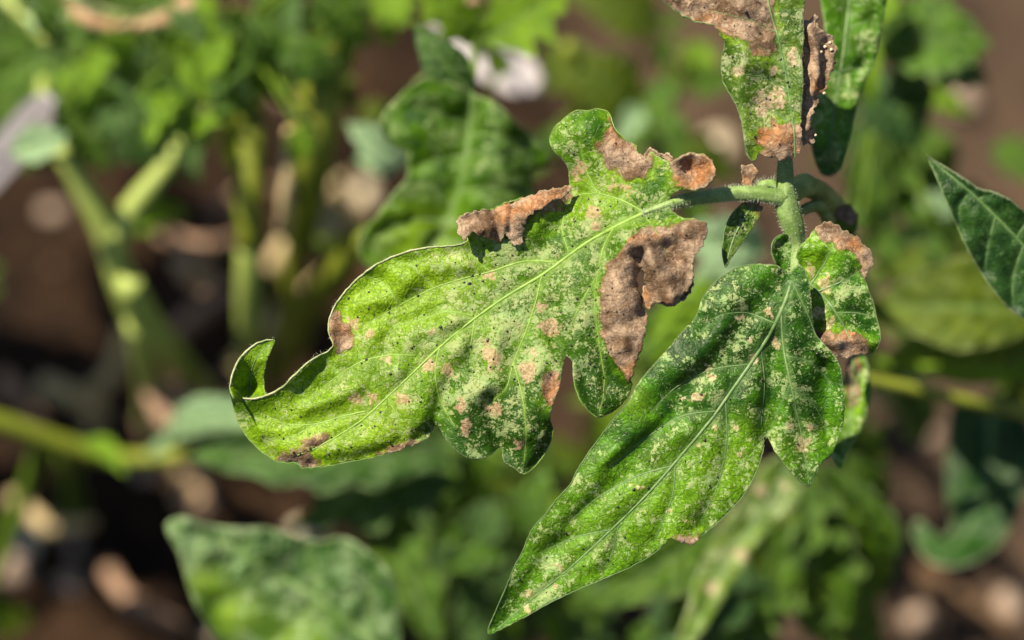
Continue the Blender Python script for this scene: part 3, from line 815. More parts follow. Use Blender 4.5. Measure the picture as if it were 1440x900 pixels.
# curled leaflet on the right with brown top and brown lower lip
RIGHT = [(1124,372),(1120,360),(1126,345),(1136,335),(1142,325),(1152,316),(1165,311),(1178,316),(1190,325),(1205,332),(1216,344),(1227,356),(1228,372),(1220,385),(1217,396),(1226,420),(1233,445),(1238,470),(1234,488),(1224,497),(1205,500),(1185,503),(1165,499),(1148,492),(1136,485),(1130,470),(1127,450),(1124,425),(1120,400)]
def right_extra(Q):
    x, y = Q[:, 0], Q[:, 1]
    z = -14 * smooth(1170, 1240, x)
    z += 11 * np.exp(-((y - 480) / 11) ** 2) - 4 * np.exp(-((y - 460) / 9) ** 2)
    z += -18 * smooth(350, 320, y)
    return z
right = Sheet(RIGHT, 0.0025, veins=[([(1124,385),(1140,400),(1165,425),(1185,455),(1196,480)], 2.6, 1.0), ([(1150,410),(1175,400),(1205,385)], 1.6, 0.6), ([(1140,400),(1160,370),(1170,345)], 1.6, 0.6), ([(1165,425),(1150,450),(1145,475)], 1.4, 0.6), ([(1175,440),(1205,440),(1225,445)], 1.4, 0.6)],
    quilt=7, bumpy=3, wave=8, hextra=right_extra, seed=15, jag=1.0, tilt=(0, -0.05), center=(1180, 410), crump=3,
    dead=[[(1146,330),(1150,308),(1190,315),(1235,350),(1234,380),(1222,398),(1212,380),(1205,358),(1188,352),(1172,342)], [(1128,470),(1150,466),(1170,470),(1190,466),(1210,474),(1224,484),(1222,502),(1180,510),(1140,496)]],
    spots=[(1160,400,8,14,0),(1150,440,12,10,0),(1165,455,10,8,0),(1140,380,6,10,0)],
    yel=[(1150,370,32,0.9),(1150,440,35,0.7),(1140,400,25,0.4),(1205,420,40,-0.5)], dens=[(1210,430,50,0.5),(1155,370,30,-0.6)])
right.build('leaflet', M['second'], branch, sp=2.6, thick=0.0003, veinmat='veindark', label='curled leaflet with brown upper corner and brown lower lip', margins=[([(1216,396),(1226,420),(1238,470),(1230,490)], 1.0)])

# upper leaflet, hanging, cut by the top of the picture
UPPER = [(905,-45),(928,-5),(940,8),(950,16),(962,22),(972,27),(982,31),(993,33),(1003,36),(1009,44),(1014,52),(1018,62),(1015,78),(1014,95),(1017,115),(1026,132),(1036,150),(1042,168),(1045,188),(1047,205),(1050,218),(1058,227),(1064,226),(1067,216),
         (1074,220),(1086,222),(1100,226),(1114,222),(1124,212),(1127,195),(1127,170),(1128,140),(1130,110),(1128,80),(1131,50),(1130,20),(1133,-10),(1135,-60),(1020,-90)]
def upper_extra(Q):
    x, y = Q[:, 0], Q[:, 1]
    z = 18 * np.exp(-((x - 1035) / 30) ** 2) - 26 * smooth(1050, 1010, x)
    z += 16 * np.exp(-((x - 1098) / 22) ** 2 - ((y - 198) / 24) ** 2)
    return z
upper = Sheet(UPPER, -0.002, veins=[([(1076,-70),(1080,0),(1095,55),(1104,100),(1112,150),(1117,190),(1118,222)], 3.6, 2.6), ([(1092,45),(1060,30),(1030,22),(1000,15)], 1.8, 0.7), ([(1103,95),(1075,70),(1050,60)], 1.7, 0.7), ([(1108,130),(1080,110),(1050,105),(1025,100)], 1.7, 0.7), ([(1115,175),(1085,155),(1060,150)], 1.6, 0.6)],
    quilt=5, bumpy=3.5, wave=12, hextra=upper_extra, seed=21, jag=1.0, tilt=(0.06, -0.02), center=(1070, 110), crump=2.4,
    dead=[[(890,-100),(1066,-100),(1080,-20),(1092,40),(1085,76),(1060,74),(1045,55),(1022,50),(1010,42),(985,34),(950,20),(920,-10)],
          [(1062,190),(1078,180),(1086,168),(1100,176),(1116,170),(1130,186),(1130,222),(1104,234),(1082,230),(1068,222),(1072,206)]],
    spots=[(1075,145,14,18,0),(1095,130,10,8,0),(1040,100,8,8,0),(1088,100,8,8,0),(1100,140,8,14,0),(1115,80,6,12,0)],
    yel=[(1040,180,40,0.15)], dens=[(1060,130,70,0.55),(1120,60,50,0.3)])
upper_o = upper.build('leaflet', M['upper'], branch, sp=2.6, thick=0.00022, veinmat='veindark', frass=60, label='hanging grey-green leaflet with a papery brown upper half', vr=0.5, margins=[([(1003,36),(993,33),(972,27),(950,16),(930,-4)], 1.3), ([(1018,62),(1014,95),(1026,132),(1045,188),(1050,218)], 1.0)])
# its scorched right-hand edge, shrivelled to a strip
strip = Sheet([(1130,30),(1140,24),(1146,20),(1150,26),(1152,38),(1160,44),(1168,50),(1174,60),(1176,74),(1172,90),(1168,104),(1164,118),(1158,130),(1152,142),(1146,152),(1143,166),(1142,180),(1146,192),(1144,200),(1134,202),(1126,196),(1124,180),(1126,160),(1124,140),(1128,118),(1126,96),(1130,74),(1128,52)], 0.0,
              dead=[[(1100,0),(1200,0),(1200,220),(1100,220)]], quilt=0, bumpy=4, wave=6, seed=23, jag=1.4, crump=3.5, tilt=(-0.25, 0), center=(1145, 100),
              folds=[([(1140,40),(1150,80),(1148,130),(1136,180)], 12, 8), ([(1162,60),(1158,110),(1142,150)], -8, 6)])
strip.build('dead_strip', M['main'], upper_o, sp=2.2, thick=0.00025)
# pale grains caught on the scorched edge
for (gx, gy, gr) in [(1160,66,3.0),(1167,60,2.6),(1155,73,2.2),(1169,70,2.8),(1159,131,2.8),(1147,190,2.4)]:
    rs = np.random.RandomState(int(gx * gy))
    c = strip.world([(gx, gy)], 2.0)[0]; vv = []; ff = []
    for i in range(5):
        ph = (i + 0.5) / 5 * math.pi
        for k in range(7):
            a_ = k / 7 * 6.283; r = gr * U * rs.uniform(0.8, 1.15)
            vv.append(c + r * (math.sin(ph) * math.cos(a_) * Xc + math.sin(ph) * math.sin(a_) * Yc * 0.9 + math.cos(ph) * Zc * 0.8))
    for i in range(4):
        for k in range(7): ff.append((i*7+k, i*7+(k+1) % 7, (i+1)*7+(k+1) % 7, (i+1)*7+k))
    ff.append(tuple(range(7))[::-1]); ff.append(tuple(28 + k for k in range(7)))
    mesh_obj('pale_grain', vv, ff, M['perlite'], upper_o)

# small pointed leaflet hanging from the petiole, and a dead stub above it
small = Sheet([(1058,282),(1068,284),(1072,292),(1068,304),(1060,318),(1050,334),(1038,350),(1028,364),(1021,376),(1017,364),(1016,345),(1019,325),(1025,308),(1034,295),(1045,286)], 0.002,
              veins=[([(1060,286),(1044,310),(1030,340),(1021,372)], 2.0, 0.7), ([(1046,308),(1058,312)], 0.9, 0.4), ([(1046,308),(1030,312)], 0.9, 0.4), ([(1034,332),(1046,334)], 0.9, 0.4), ([(1034,332),(1022,338)], 0.9, 0.4)],
              dead=[[(1050,276),(1080,276),(1078,296),(1062,294),(1050,288)]], quilt=4, bumpy=2.5, wave=4, seed=25, dens=[(1040,320,60,0.3)], crump=3, tilt=(-0.3, 0.1), center=(1042, 320))
small.build('leaflet', M['upper'], branch, sp=2.2, veinmat='veindark', frass=22, margins=[([(1045,286),(1025,308),(1016,345),(1021,376)], 1.0)])
stub = Sheet([(1043,233),(1052,232),(1062,236),(1066,244),(1063,252),(1054,262),(1046,260),(1044,248)], 0.001, dead=[[(1020,210),(1090,210),(1090,280),(1020,280)]], quilt=0, bumpy=3, wave=3, seed=27, crump=5, jag=1.2)
stub.build('dead_stub', M['main'], branch, sp=2.0, thick=0.0003)

# stalks
def px(pts): return np.array([at(a, b, d) for a, b, d, r in pts]), np.array([r * U for a, b, d, r in pts])
pp, rr = px([(904,300,-0.0030,2.5), (926,292,-0.0029,5), (948,285,-0.0026,7.8), (975,279,-0.0014,9.3), (1008,275,0.0002,10), (1040,272,0.0016,10.5), (1075,273,0.002,11.5), (1102,280,0.003,12)])
tube('petiole', pp, rr, M['stem'], branch, seg=20, step_m=0.0005, ridge=0.06, hair=2600, hair_len=0.00042, seed=1)
pp, rr = px([(1104,205,0.0035,8), (1104,235,0.0035,11), (1104,262,0.0035,12.5), (1106,290,0.0035,16), (1115,318,0.004,15), (1121,345,0.005,12), (1120,375,0.0042,9), (1112,402,0.0040,6)])
tube('stem', pp, rr, M['stem'], branch, seg=24, step_m=0.0005, ridge=0.07, hair=2200, hair_len=0.00042, seed=2)
gb = branch_base
pp, rr = px([(1108,278,0.004,13), (1135,262,0.012,15), (1168,285,0.03,16), (1190,340,0.06,18), (1212,430,0.12,20)])
pp = np.vstack([pp, [gb + np.array([0.0, 0, 0.0])]]); rr = np.append(rr, 26 * U)
tube('stem', pp, rr, M['stem'], branch, seg=18, step_m=0.002, ridge=0.06, hair=500, hair_len=0.0006, seed=3)
# small shoots at the node, white-haired
pp, rr = px([(1100,275,0.006,9), (1085,262,0.008,11), (1066,262,0.010,6)])
tube('side_shoot', pp, rr, M['stem'], branch, seg=12, step_m=0.001, hair=300, hair_len=0.0008, seed=4)
pp, rr = px([(1112,270,0.010,13), (1132,258,0.013,15), (1146,272,0.018,10)])
tube('side_shoot', pp, rr, M['stem'], branch, seg=14, step_m=0.001, hair=300, hair_len=0.0009, seed=5)
pp, rr = px([(1120,300,0.010,7), (1150,290,0.016,9), (1166,318,0.02,8), (1164,350,0.022,5)])
tube('side_shoot', pp, rr, M['stem'], branch, seg=12, step_m=0.001, hair=200, hair_len=0.0009, seed=6)
# soft leaf behind the upper one
back = Sheet([(1150,-60),(1250,-60),(1248,-5),(1240,40),(1232,80),(1218,115),(1206,150),(1198,185),(1190,215),(1182,238),(1168,248),(1155,244),(1146,225),(1140,190),(1140,150),(1150,100),(1160,40)], 0.026,
             veins=[([(1205,-60),(1195,0),(1185,80),(1172,160),(1165,235)], 3, 1.2), ([(1190,40),(1220,30)], 2, 1), ([(1182,100),(1208,95)], 2, 1), ([(1182,100),(1160,110)], 2, 1)],
             quilt=8, bumpy=4, wave=10, seed=31, tilt=(-0.3, 0), center=(1190, 100), yel=[(1165,150,60,0.3),(1200,20,60,0.3)], dens=[(1190,150,80,0.4)])
back.build('leaflet', M['second'], branch, sp=5, veinmat='veindark', label='soft green leaflet just behind the brown strip')
back2 = Sheet([(1195,500),(1215,495),(1224,530),(1222,570),(1208,610),(1190,640),(1182,660),(1168,640),(1178,600),(1184,550)], 0.03, veins=[([(1200,500),(1200,560),(1185,640)], 3, 1)], seed=33, yel=[(1195,590,40,0.7)],
              dead=[[(1190,500),(1208,500),(1206,560),(1194,570)]], quilt=6, bumpy=3, wave=6)
back2.build('leaflet', M['second'], branch, sp=5, veinmat='veindark')
back3 = Sheet([(1178,292),(1190,288),(1204,298),(1206,320),(1196,335),(1182,330),(1174,312)], 0.028, seed=34, dead=[[(1178,286),(1206,290),(1206,312),(1180,310)]], quilt=0, bumpy=3, wave=4)
back3.build('leaflet', M['mid'], branch, sp=5)

# ------------------------------------------------------------------ plants behind, out of focus
def leaf_width(t, kind, side):
    """half width 0..1 of a tomato leaflet along its length"""
    w = np.sin(np.pi * np.clip(t, 0, 1) ** 0.72) ** 0.85
    if kind == 0:      # lobed
        w = w * (0.80 + 0.24 * np.cos(t * 21 + side)) + 0.03 * np.sin(t * 60 + side)
    elif kind == 1:    # broad, toothed
        w = w * (0.92 + 0.10 * np.cos(t * 30 + side * 2))
    elif kind == 2:    # narrow, smooth
        w = w * (0.95 + 0.04 * np.cos(t * 14 + side))
    else:              # deep lobes
        w = w * (0.72 + 0.34 * np.cos(t * 17 + 1 + side))
    return np.clip(w, 0.015, 1.2)


_lm = {}
def leaf_mesh(kind, curl, mat):
    key = (kind, curl, mat)
    if key in _lm: return _lm[key]
    nt, nw = 44, 11
    rs = np.random.RandomState(len(_lm) + 50)
    t = np.linspace(0, 1, nt); s_ = np.linspace(-1, 1, nw * 2 + 1)
    Tn, Sn = np.meshgrid(t, s_, indexing='ij')
    wl = leaf_width(Tn, kind, 0.0); wr = leaf_width(Tn, kind, 1.3)
    w = np.where(Sn < 0, wl, wr) * 0.5
    X = Sn * w
    Y = Tn + np.abs(Sn) * w * 0.22 * (1 - Tn)
    ph = rs.uniform(0, 6)
    Z = 0.10 * np.abs(X) ** 1.0 * 1.5 - curl * Tn ** 2 * 0.35 + 0.10 * np.sin(Tn * 3.1)
    lat = np.abs(np.sin((Tn * 7 - np.abs(Sn) * 1.1) * math.pi))
    Z += 0.022 * lat * np.minimum(1, np.abs(Sn) * 4) * np.sin(np.pi * Tn) ** 0.4 + fbm(X * 6 + ph, Y * 6, 3, 8) * 0.025
    V = np.stack([X.ravel(), Y.ravel(), Z.ravel()], 1)
    idx = np.arange(V.shape[0]).reshape(Tn.shape)
    F = np.stack([idx[:-1, :-1], idx[1:, :-1], idx[1:, 1:], idx[:-1, 1:]], -1).reshape(-1, 4)[:, ::-1]
    m = bpy.data.meshes.new('leaf'); m.from_pydata(V.tolist(), [], F.tolist())
    m.polygons.foreach_set("use_smooth", [True] * len(m.polygons))
    ven = np.exp(-(np.abs(X) / 0.018) ** 2) * 0.9 + 0.55 * smooth(0.22, 0.0, lat) * (np.abs(Sn) < 0.85)
    for nm, a in (('vein', np.clip(ven, 0, 1)), ('edge', smooth(0.93, 1.0, np.abs(Sn)))):
        A = m.attributes.new(nm, 'FLOAT', 'POINT'); A.data.foreach_set('value', a.ravel().astype(np.float32))
    u3 = np.zeros((len(V), 3), np.float32); u3[:, 0] = X.ravel() * 3.2 + ph * 5; u3[:, 1] = Y.ravel() * 3.2 + ph
    A = m.attributes.new('pos2', 'FLOAT_VECTOR', 'POINT'); A.data.foreach_set('vector', u3.ravel())
    m.materials.append(M[mat])
    # midrib mesh
    mv = []; mf = []
    for i in range(0, nt, 2):
        r = 0.016 * (1 - 0.8 * t[i])
        z = Z[i, nw]
        for k in range(6):
            a_ = k / 6 * 6.283
            mv.append((math.cos(a_) * r, t[i], z + math.sin(a_) * r * 0.8))
    n = len(mv) // 6
    for i in range(n - 1):
        for k in range(6): mf.append((i*6+k, i*6+(k+1) % 6, (i+1)*6+(k+1) % 6, (i+1)*6+k))
    mm = bpy.data.meshes.new('midrib'); mm.from_pydata(mv, [], mf)
    mm.polygons.foreach_set("use_smooth", [True] * len(mm.polygons))
    mm.materials.append(M['veindark'])
    _lm[key] = (m, mm)
    return _lm[key]


def leaf(plant, a, b, width, mat='mid', kind=0, roll=0.0, curl=0.5, face=None):
    """one leaflet from its base point a to its tip b, both (px, py, depth); width in px"""
    A = at(*a); B = at(*b)
    y = B - A; L = np.linalg.norm(y); y /= L
    n = (0.75 * Zc + 0.35 * np.array([0, 0, 1.0])) if face is None else np.array(face, float)
    n = n - y * (n @ y); n /= np.linalg.norm(n)
    x = np.cross(y, n)
    c, s_ = math.cos(roll), math.sin(roll)
    x, n = c * x + s_ * n, -s_ * x + c * n
    wm = width * U * (FOC + 0.5 * (a[2] + b[2])) / FOC
    me, mm = leaf_mesh(kind, round(curl, 1), mat)
    o = bpy.data.objects.new('leaf', me); COL.objects.link(o); o.parent = plant
    R = Matrix(((x[0]*wm, y[0]*L, n[0]*L, 0), (x[1]*wm, y[1]*L, n[1]*L, 0), (x[2]*wm, y[2]*L, n[2]*L, 0), (0, 0, 0, 1)))
    off = A - origin_of(plant)
    o.matrix_basis = Matrix.Translation(Vector(off)) @ R
    r = bpy.data.objects.new('midrib', mm); COL.objects.link(r); r.parent = o
    return o


def stalk(plant, pts, mat='stemgreen', name='stem', seg=12):
    p, r = px(pts)
    return tube(name, p, r, M[mat], plant, seg=seg, step_m=0.003, ridge=0.05)


def to_ground(plant, a, r0=8, r1=10, mat='stemgreen', name='stem'):
    """a stalk from point a=(px,py,d) curving down to the plant's foot"""
    A = at(*a); G = origin_of(plant)
    m_ = (A + G) / 2 + np.array([0, 0, 0.012])
    P = np.array([A, A * 0.7 + m_ * 0.3 + np.array([0, 0, -0.006]), m_, G + np.array([0, 0, -0.004])])
    return tube(name, P, np.array([r0 * 0.6, r0, (r0 + r1) / 2, r1]) * U, M[mat], plant, seg=10, step_m=0.004, ridge=0.05)


def petiole(plant, a, b, r0=4, r1=7, mat='stemgreen'):
    A = at(*a); B = at(*b)
    m_ = (A + B) / 2 + np.array([0, 0, 0.004])
    return tube('petiole', np.array([A, m_, B]), np.array([r0, (r0 + r1) / 2, r1]) * U, M[mat], plant, seg=8, step_m=0.004)


def plant(gx, gy, label, cat='tomato plant', name='tomato_plant'):
    p = on_ground(gx, gy)
    p[2] = soil_z(p[0], p[1])
    return empty(name, p, label, cat, 'tomato plants out of focus behind the sharp branch')


# --- right edge: dark pointed leaf, almost in focus
P = plant(1560, 470, 'dark green pointed leaf reaching in from the right edge', 'tomato plant')
edgeleaf = Sheet([(1303,219),(1318,228),(1338,240),(1358,252),(1378,265),(1398,270),(1420,280),(1440,296),(1475,318),(1510,350),(1530,390),(1525,430),(1500,455),(1470,462),(1448,455),(1432,444),(1415,430),(1400,412),(1385,392),(1370,368),(1352,332),(1334,290),(1316,248)], 0.018,
    veins=[([(1545,455),(1490,400),(1430,335),(1370,275),(1308,224)], 3.2, 1.2), ([(1430,335),(1445,310),(1450,300)], 1.8, 0.7), ([(1400,305),(1390,345),(1385,380)], 1.6, 0.6), ([(1440,345),(1425,390),(1425,430)], 1.8, 0.7), ([(1375,280),(1392,275)], 1.2, 0.5), ([(1365,270),(1350,290),(1352,320)], 1.2, 0.5), ([(1475,382),(1480,345)], 1.6, 0.6)],
    quilt=10, bumpy=3, wave=10, seed=41, tilt=(0.1, -0.3), center=(1400, 350), dens=[(1400,340,120,-0.5)])
edgeleaf.build('leaf', M['deep'], P, sp=4, veinmat='veindark', margins=[([(1303,219),(1334,290),(1370,368),(1415,430)], 1.6)])
petiole(P, (1545, 455, 0.018), (1575, 470, 0.05), 5, 8)
to_ground(P, (1575, 470, 0.05), 9, 14)

# --- centre top leaf, moderately soft
P = plant(690, 60, 'soft lobed green leaf above the sharp leaflet, left of its top lobe')
mt = Sheet([(598,108),(612,112),(632,116),(650,122),(662,130),(672,134),(690,140),(708,152),(722,168),(742,184),(762,202),(772,218),(768,236),(756,238),(748,246),(752,270),(756,300),(742,335),(720,365),(690,388),(640,398),(580,396),(530,382),(508,365),(504,345),(512,322),(528,305),(540,288),(556,268),(572,250),(574,232),(566,212),(548,200),(536,184),(536,165),(548,148),(560,136),(572,124)], 0.062,
    veins=[([(664,128),(662,180),(654,235),(640,290),(610,345),(585,390)], 3.5, 1.6), ([(662,180),(620,160),(580,150)], 2, 1), ([(656,220),(610,225),(580,240)], 2, 1), ([(660,190),(700,190),(740,205)], 2, 1), ([(645,270),(690,265),(735,275)], 2, 1), ([(630,310),(580,310),(530,330)], 2, 1), ([(620,335),(660,345),(700,355)], 2, 1)],
    quilt=9, bumpy=3.5, wave=24, seed=43, tilt=(0.12, -0.2), center=(640, 250), dens=[(720,210,60,0.6),(620,130,50,0.3)], yel=[(600,350,60,0.7),(560,330,40,0.3)],
    hextra=lambda Q: -18 * np.exp(-((Q[:, 0] - 655 + (Q[:, 1] - 200) * 0.25) / 22) ** 2) - 60 * smooth(700, 780, Q[:, 0]))
mt.build('leaf', M['soft'], P, sp=6, veinmat='veindark', label='broad lobed leaf hanging behind the sharp leaflet')
leaf(P, (664, 130, 0.062), (583, 38, 0.058), 66, 'blue', 2, 0.35, 0.5)
petiole(P, (664, 128, 0.062), (672, 60, 0.10), 5, 7)
to_ground(P, (672, 60, 0.10), 8, 12)
leaf(P, (672, 60, 0.10), (580, -40, 0.09), 90, 'lime', 0, 0.1, 0.4)
leaf(P, (680, 60, 0.10), (800, -20, 0.10), 120, 'lime', 0, -0.2, 0.4)
leaf(P, (676, 50, 0.12), (700, 130, 0.14), 40, 'lime', 0, 0.3, 0.4)
petiole(P, (500, 210, 0.135), (640, 90, 0.13), 4, 7)
leaf(P, (575, 225, 0.125), (488, 175, 0.12), 60, 'palegreen', 1, 0.3, 0.3)
leaf(P, (570, 232, 0.125), (498, 222, 0.125), 40, 'palegreen', 1, 0.3, 0.3)
leaf(P, (535, 345, 0.14), (505, 320, 0.14), 34, 'palegreen', 1, 0.3, 0.3)

# --- top left plant: dense canopy over a forked pale stem
P = plant(215, 590, 'leafy plant with a forked pale green stem at the upper left')
stalk(P, [(88,215,0.130,17),(120,270,0.135,21),(152,330,0.140,25),(172,400,0.148,24),(192,455,0.158,22)], 'stempale')
stalk(P, [(262,195,0.135,13),(220,250,0.137,18),(180,300,0.138,22),(160,345,0.14,22)], 'stempale')
stalk(P, [(180,395,0.138,24),(205,450,0.150,28),(245,500,0.17,26),(290,555,0.20,20)], 'stempale')
stalk(P, [(192,455,0.15,22),(205,510,0.17,24),(213,560,0.20,26),(215,592,0.245,28)], 'stempale')
stalk(P, [(90,220,0.120,15),(60,150,0.135,12),(70,60,0.15,10)], 'stempale')
stalk(P, [(260,200,0.12,14),(300,140,0.135,10),(330,60,0.14,9)], 'stempale')
TL = [ # base, tip, width, mat, kind
 ((60,60,0.14),(20,230,0.15),90,'mid',0),((100,90,0.12),(150,245,0.125),120,'mid',0),((150,110,0.115),(245,262,0.12),110,'blue',0),((220,90,0.10),(272,215,0.115),80,'soft',1),((60,30,0.14),(-20,130,0.14),100,'soft',0),
 ((300,90,0.09),(350,165,0.10),60,'blue',1),((20,100,0.14),(-10,190,0.14),60,'mid',1),((160,60,0.10),(110,130,0.10),50,'lime',0),((280,100,0.08),(315,60,0.08),60,'lime',1),((400,40,0.09),(470,130,0.10),90,'soft',0),((350,20,0.09),(400,120,0.10),70,'soft',1),((480,10,0.10),(495,90,0.10),50,'lime',0),
 ((120,40,0.12),(-40,140,0.13),150,'mid',0),((110,30,0.12),(130,235,0.15),150,'blue',0),((170,20,0.12),(235,250,0.15),150,'blue',0),((250,30,0.11),(300,180,0.13),170,'mid',0),
 ((200,60,0.13),(180,190,0.14),120,'mid',1),((90,80,0.12),(140,165,0.12),70,'lime',0),((110,110,0.11),(160,180,0.12),80,'mid',1),
 ((330,10,0.10),(350,155,0.12),120,'mid',0),((300,20,0.09),(260,130,0.105),70,'lime',0),((270,40,0.085),(355,120,0.095),60,'lime',0),((250,80,0.095),(330,150,0.10),50,'lime',1),
 ((380,-10,0.10),(440,105,0.11),110,'mid',0),((420,-20,0.10),(350,100,0.11),110,'blue',0),((470,-30,0.10),(480,80,0.105),60,'lime',2),((440,-30,0.09),(520,70,0.10),90,'mid',0),((20,60,0.13),(-30,-20,0.13),120,'mid',0),((60,40,0.13),(30,-40,0.13),110,'blue',1),
 ((120,50,0.13),(60,-30,0.13),80,'palegreen',1),((40,20,0.12),(85,35,0.12),40,'palegreen',2),((120,170,0.15),(10,235,0.155),70,'mid',1),((190,100,0.14),(100,190,0.15),120,'blue',1),((250,150,0.14),(195,255,0.16),90,'blue',1),
 ((200,-10,0.13),(300,60,0.13),120,'mid',0),((240,-20,0.13),(150,90,0.13),130,'mid',1),((340,60,0.12),(400,140,0.12),60,'mid',1),((140,290,0.17),(235,285,0.17),0.1,'lime',1),
 ((175,300,0.17),(245,300,0.165),60,'lime',1),((520,-20,0.11),(440,40,0.11),80,'mid',0),((560,-30,0.12),(540,60,0.12),80,'lime',0)]
for i, (a, b, w, mt_, kd) in enumerate(TL):
    if w < 1: continue
    a = (a[0], a[1], a[2] + 0.022); b = (b[0], b[1], b[2] + 0.018)
    leaf(P, a, b, w, mt_, kd, random.uniform(-0.35, 0.35), random.choice([0.2, 0.5, 0.9]))
# unseen leaves added beyond the left edge to shade the bed, gaps for sun
stalk(P, [(70,60,0.14,10),(-60,-60,0.15,10),(-180,-100,0.17,9),(-230,100,0.18,8),(-220,360,0.19,6)], 'stempale')
rsx = np.random.RandomState(5)
for i in range(75):
    a0 = rsx.uniform(0, 1); bx, by = rsx.uniform(-360, -90), rsx.uniform(-300, 480)
    an = rsx.uniform(0, 6.28); L_ = rsx.uniform(110, 190)
    tipx = min(bx + math.cos(an) * L_ * 1.1, -40)
    lc = at((bx + tipx) / 2, by + math.sin(an) * L_ / 2 + 20, 0.185)
    blocked = False
    for (qx, qy, qd) in [(75,298,0.24),(130,545,0.23),(270,370,0.24),(285,435,0.24),(515,272,0.22),(465,305,0.23),(205,662,0.22),(425,748,0.22),(240,590,0.24),(40,760,0.22)]:
        q = at(qx, qy, qd); tt_ = (lc - q) @ SUNV
        if np.linalg.norm(q + SUNV * tt_ - lc) < 0.010: blocked = True
    if blocked: continue
    leaf(P, (bx, by, 0.18), (tipx, by + math.sin(an) * L_ + 40, 0.18 + rsx.uniform(-0.02, 0.04)), rsx.uniform(110, 170), 'mid', int(rsx.randint(0, 2)), rsx.uniform(-0.3, 0.3), 0.5)
leaf(P, (96,190,0.113), (8,215,0.118), 56, 'palegreen', 2, 0.2, 0.3)
for a, b in [((110,30,0.12),(70,60,0.14)), ((250,30,0.11),(330,60,0.13)), ((330,10,0.10),(330,60,0.13)), ((420,-20,0.10),(330,60,0.13)), ((200,60,0.13),(300,140,0.14)), ((470,-30,0.10),(330,60,0.13)), ((96,170,0.14),(62,150,0.15)), ((175,300,0.17),(165,320,0.168))]:
    petiole(P, a, b, 4, 6)

# --- upright olive stems left of centre
P = plant(352, 540, 'plant with a thick upright olive stem left of the sharp leaflet')
stalk(P, [(350,110,0.14,24),(352,200,0.14,26),(350,280,0.14,25),(350,345,0.145,22)], 'stemolive')
stalk(P, [(350,340,0.145,22),(350,420,0.155,24),(352,490,0.18,24),(352,545,0.235,24)], 'stempale')
leaf(P, (350,120,0.15), (330,250,0.16), 70, 'olive', 1, 0.2, 0.4)
leaf(P, (352,130,0.15), (395,60,0.14), 60, 'olive', 1, 0.2, 0.4)
P = plant(395, 520, 'plant with a broad slanting olive stem between two pale patches')
stalk(P, [(455,60,0.12,36),(446,140,0.125,40),(438,220,0.13,38),(420,330,0.15,30)], 'stemolive')
stalk(P, [(520,330,0.13,14),(470,385,0.15,24),(430,440,0.18,28),(395,520,0.235,28)], 'stemolive')
stalk(P, [(420,330,0.175,22),(405,430,0.20,20),(395,520,0.235,20)], 'stemolive')
stalk(P, [(408,180,0.13,9),(404,250,0.13,13),(398,325,0.14,13)], 'twig', 'dry_stalk')
leaf(P, (450,120,0.14), (400,60,0.13), 80, 'olive', 0, 0.2, 0.4)
leaf(P, (450,100,0.14), (500,150,0.13), 60, 'olive', 1, 0.2, 0.4)
leaf(P, (430,330,0.18), (500,370,0.18), 60, 'olive', 1, 0.2, 0.4)

# --- plant low on the left, leaves under the sharp leaflet
P = plant(100, 690, 'plant with a long horizontal green stem crossing the left edge')
stalk(P, [(-60,575,0.15,17),(20,600,0.155,18),(90,625,0.16,19),(170,645,0.165,16),(260,640,0.165,14)], 'stemolive')
stalk(P, [(-30,860,0.20,14),(10,760,0.19,16),(40,680,0.175,16),(60,615,0.16,16)], 'stemgreen')
to_ground(P, (90, 625, 0.16), 16, 22)
leaf(P, (210,640,0.16), (455,600,0.13), 74, 'palegreen', 1, 0.5, 0.3)
leaf(P, (230,620,0.15), (400,575,0.12), 50, 'palegreen', 2, 0.4, 0.3)
leaf(P, (120,620,0.16), (175,660,0.15), 40, 'lime', 1, 0.4, 0.3)
leaf(P, (30,880,0.22), (-30,840,0.2), 60, 'mid', 1, 0.4, 0.3)

P = plant(560, 640, 'bluish green broad leaves directly under the sharp leaflet')
leaf(P, (640,640,0.12), (262,640,0.12), 120, 'blue', 1, 0.05, 0.2)
leaf(P, (650,650,0.13), (420,735,0.12), 120, 'blue', 0, 0.1, 0.4)
leaf(P, (640,610,0.13), (560,760,0.13), 110, 'mid', 0, -0.1, 0.4)
leaf(P, (640,600,0.14), (680,760,0.15), 120, 'mid', 0, 0.1, 0.4)
leaf(P, (660,600,0.15), (800,760,0.15), 120, 'mid', 0, 0.1, 0.6)
leaf(P, (640,560,0.14), (600,420,0.14), 110, 'olive', 0, 0.1, 0.6)
for a in [(640,640,0.12),(640,600,0.14)]: to_ground(P, a, 7, 12)

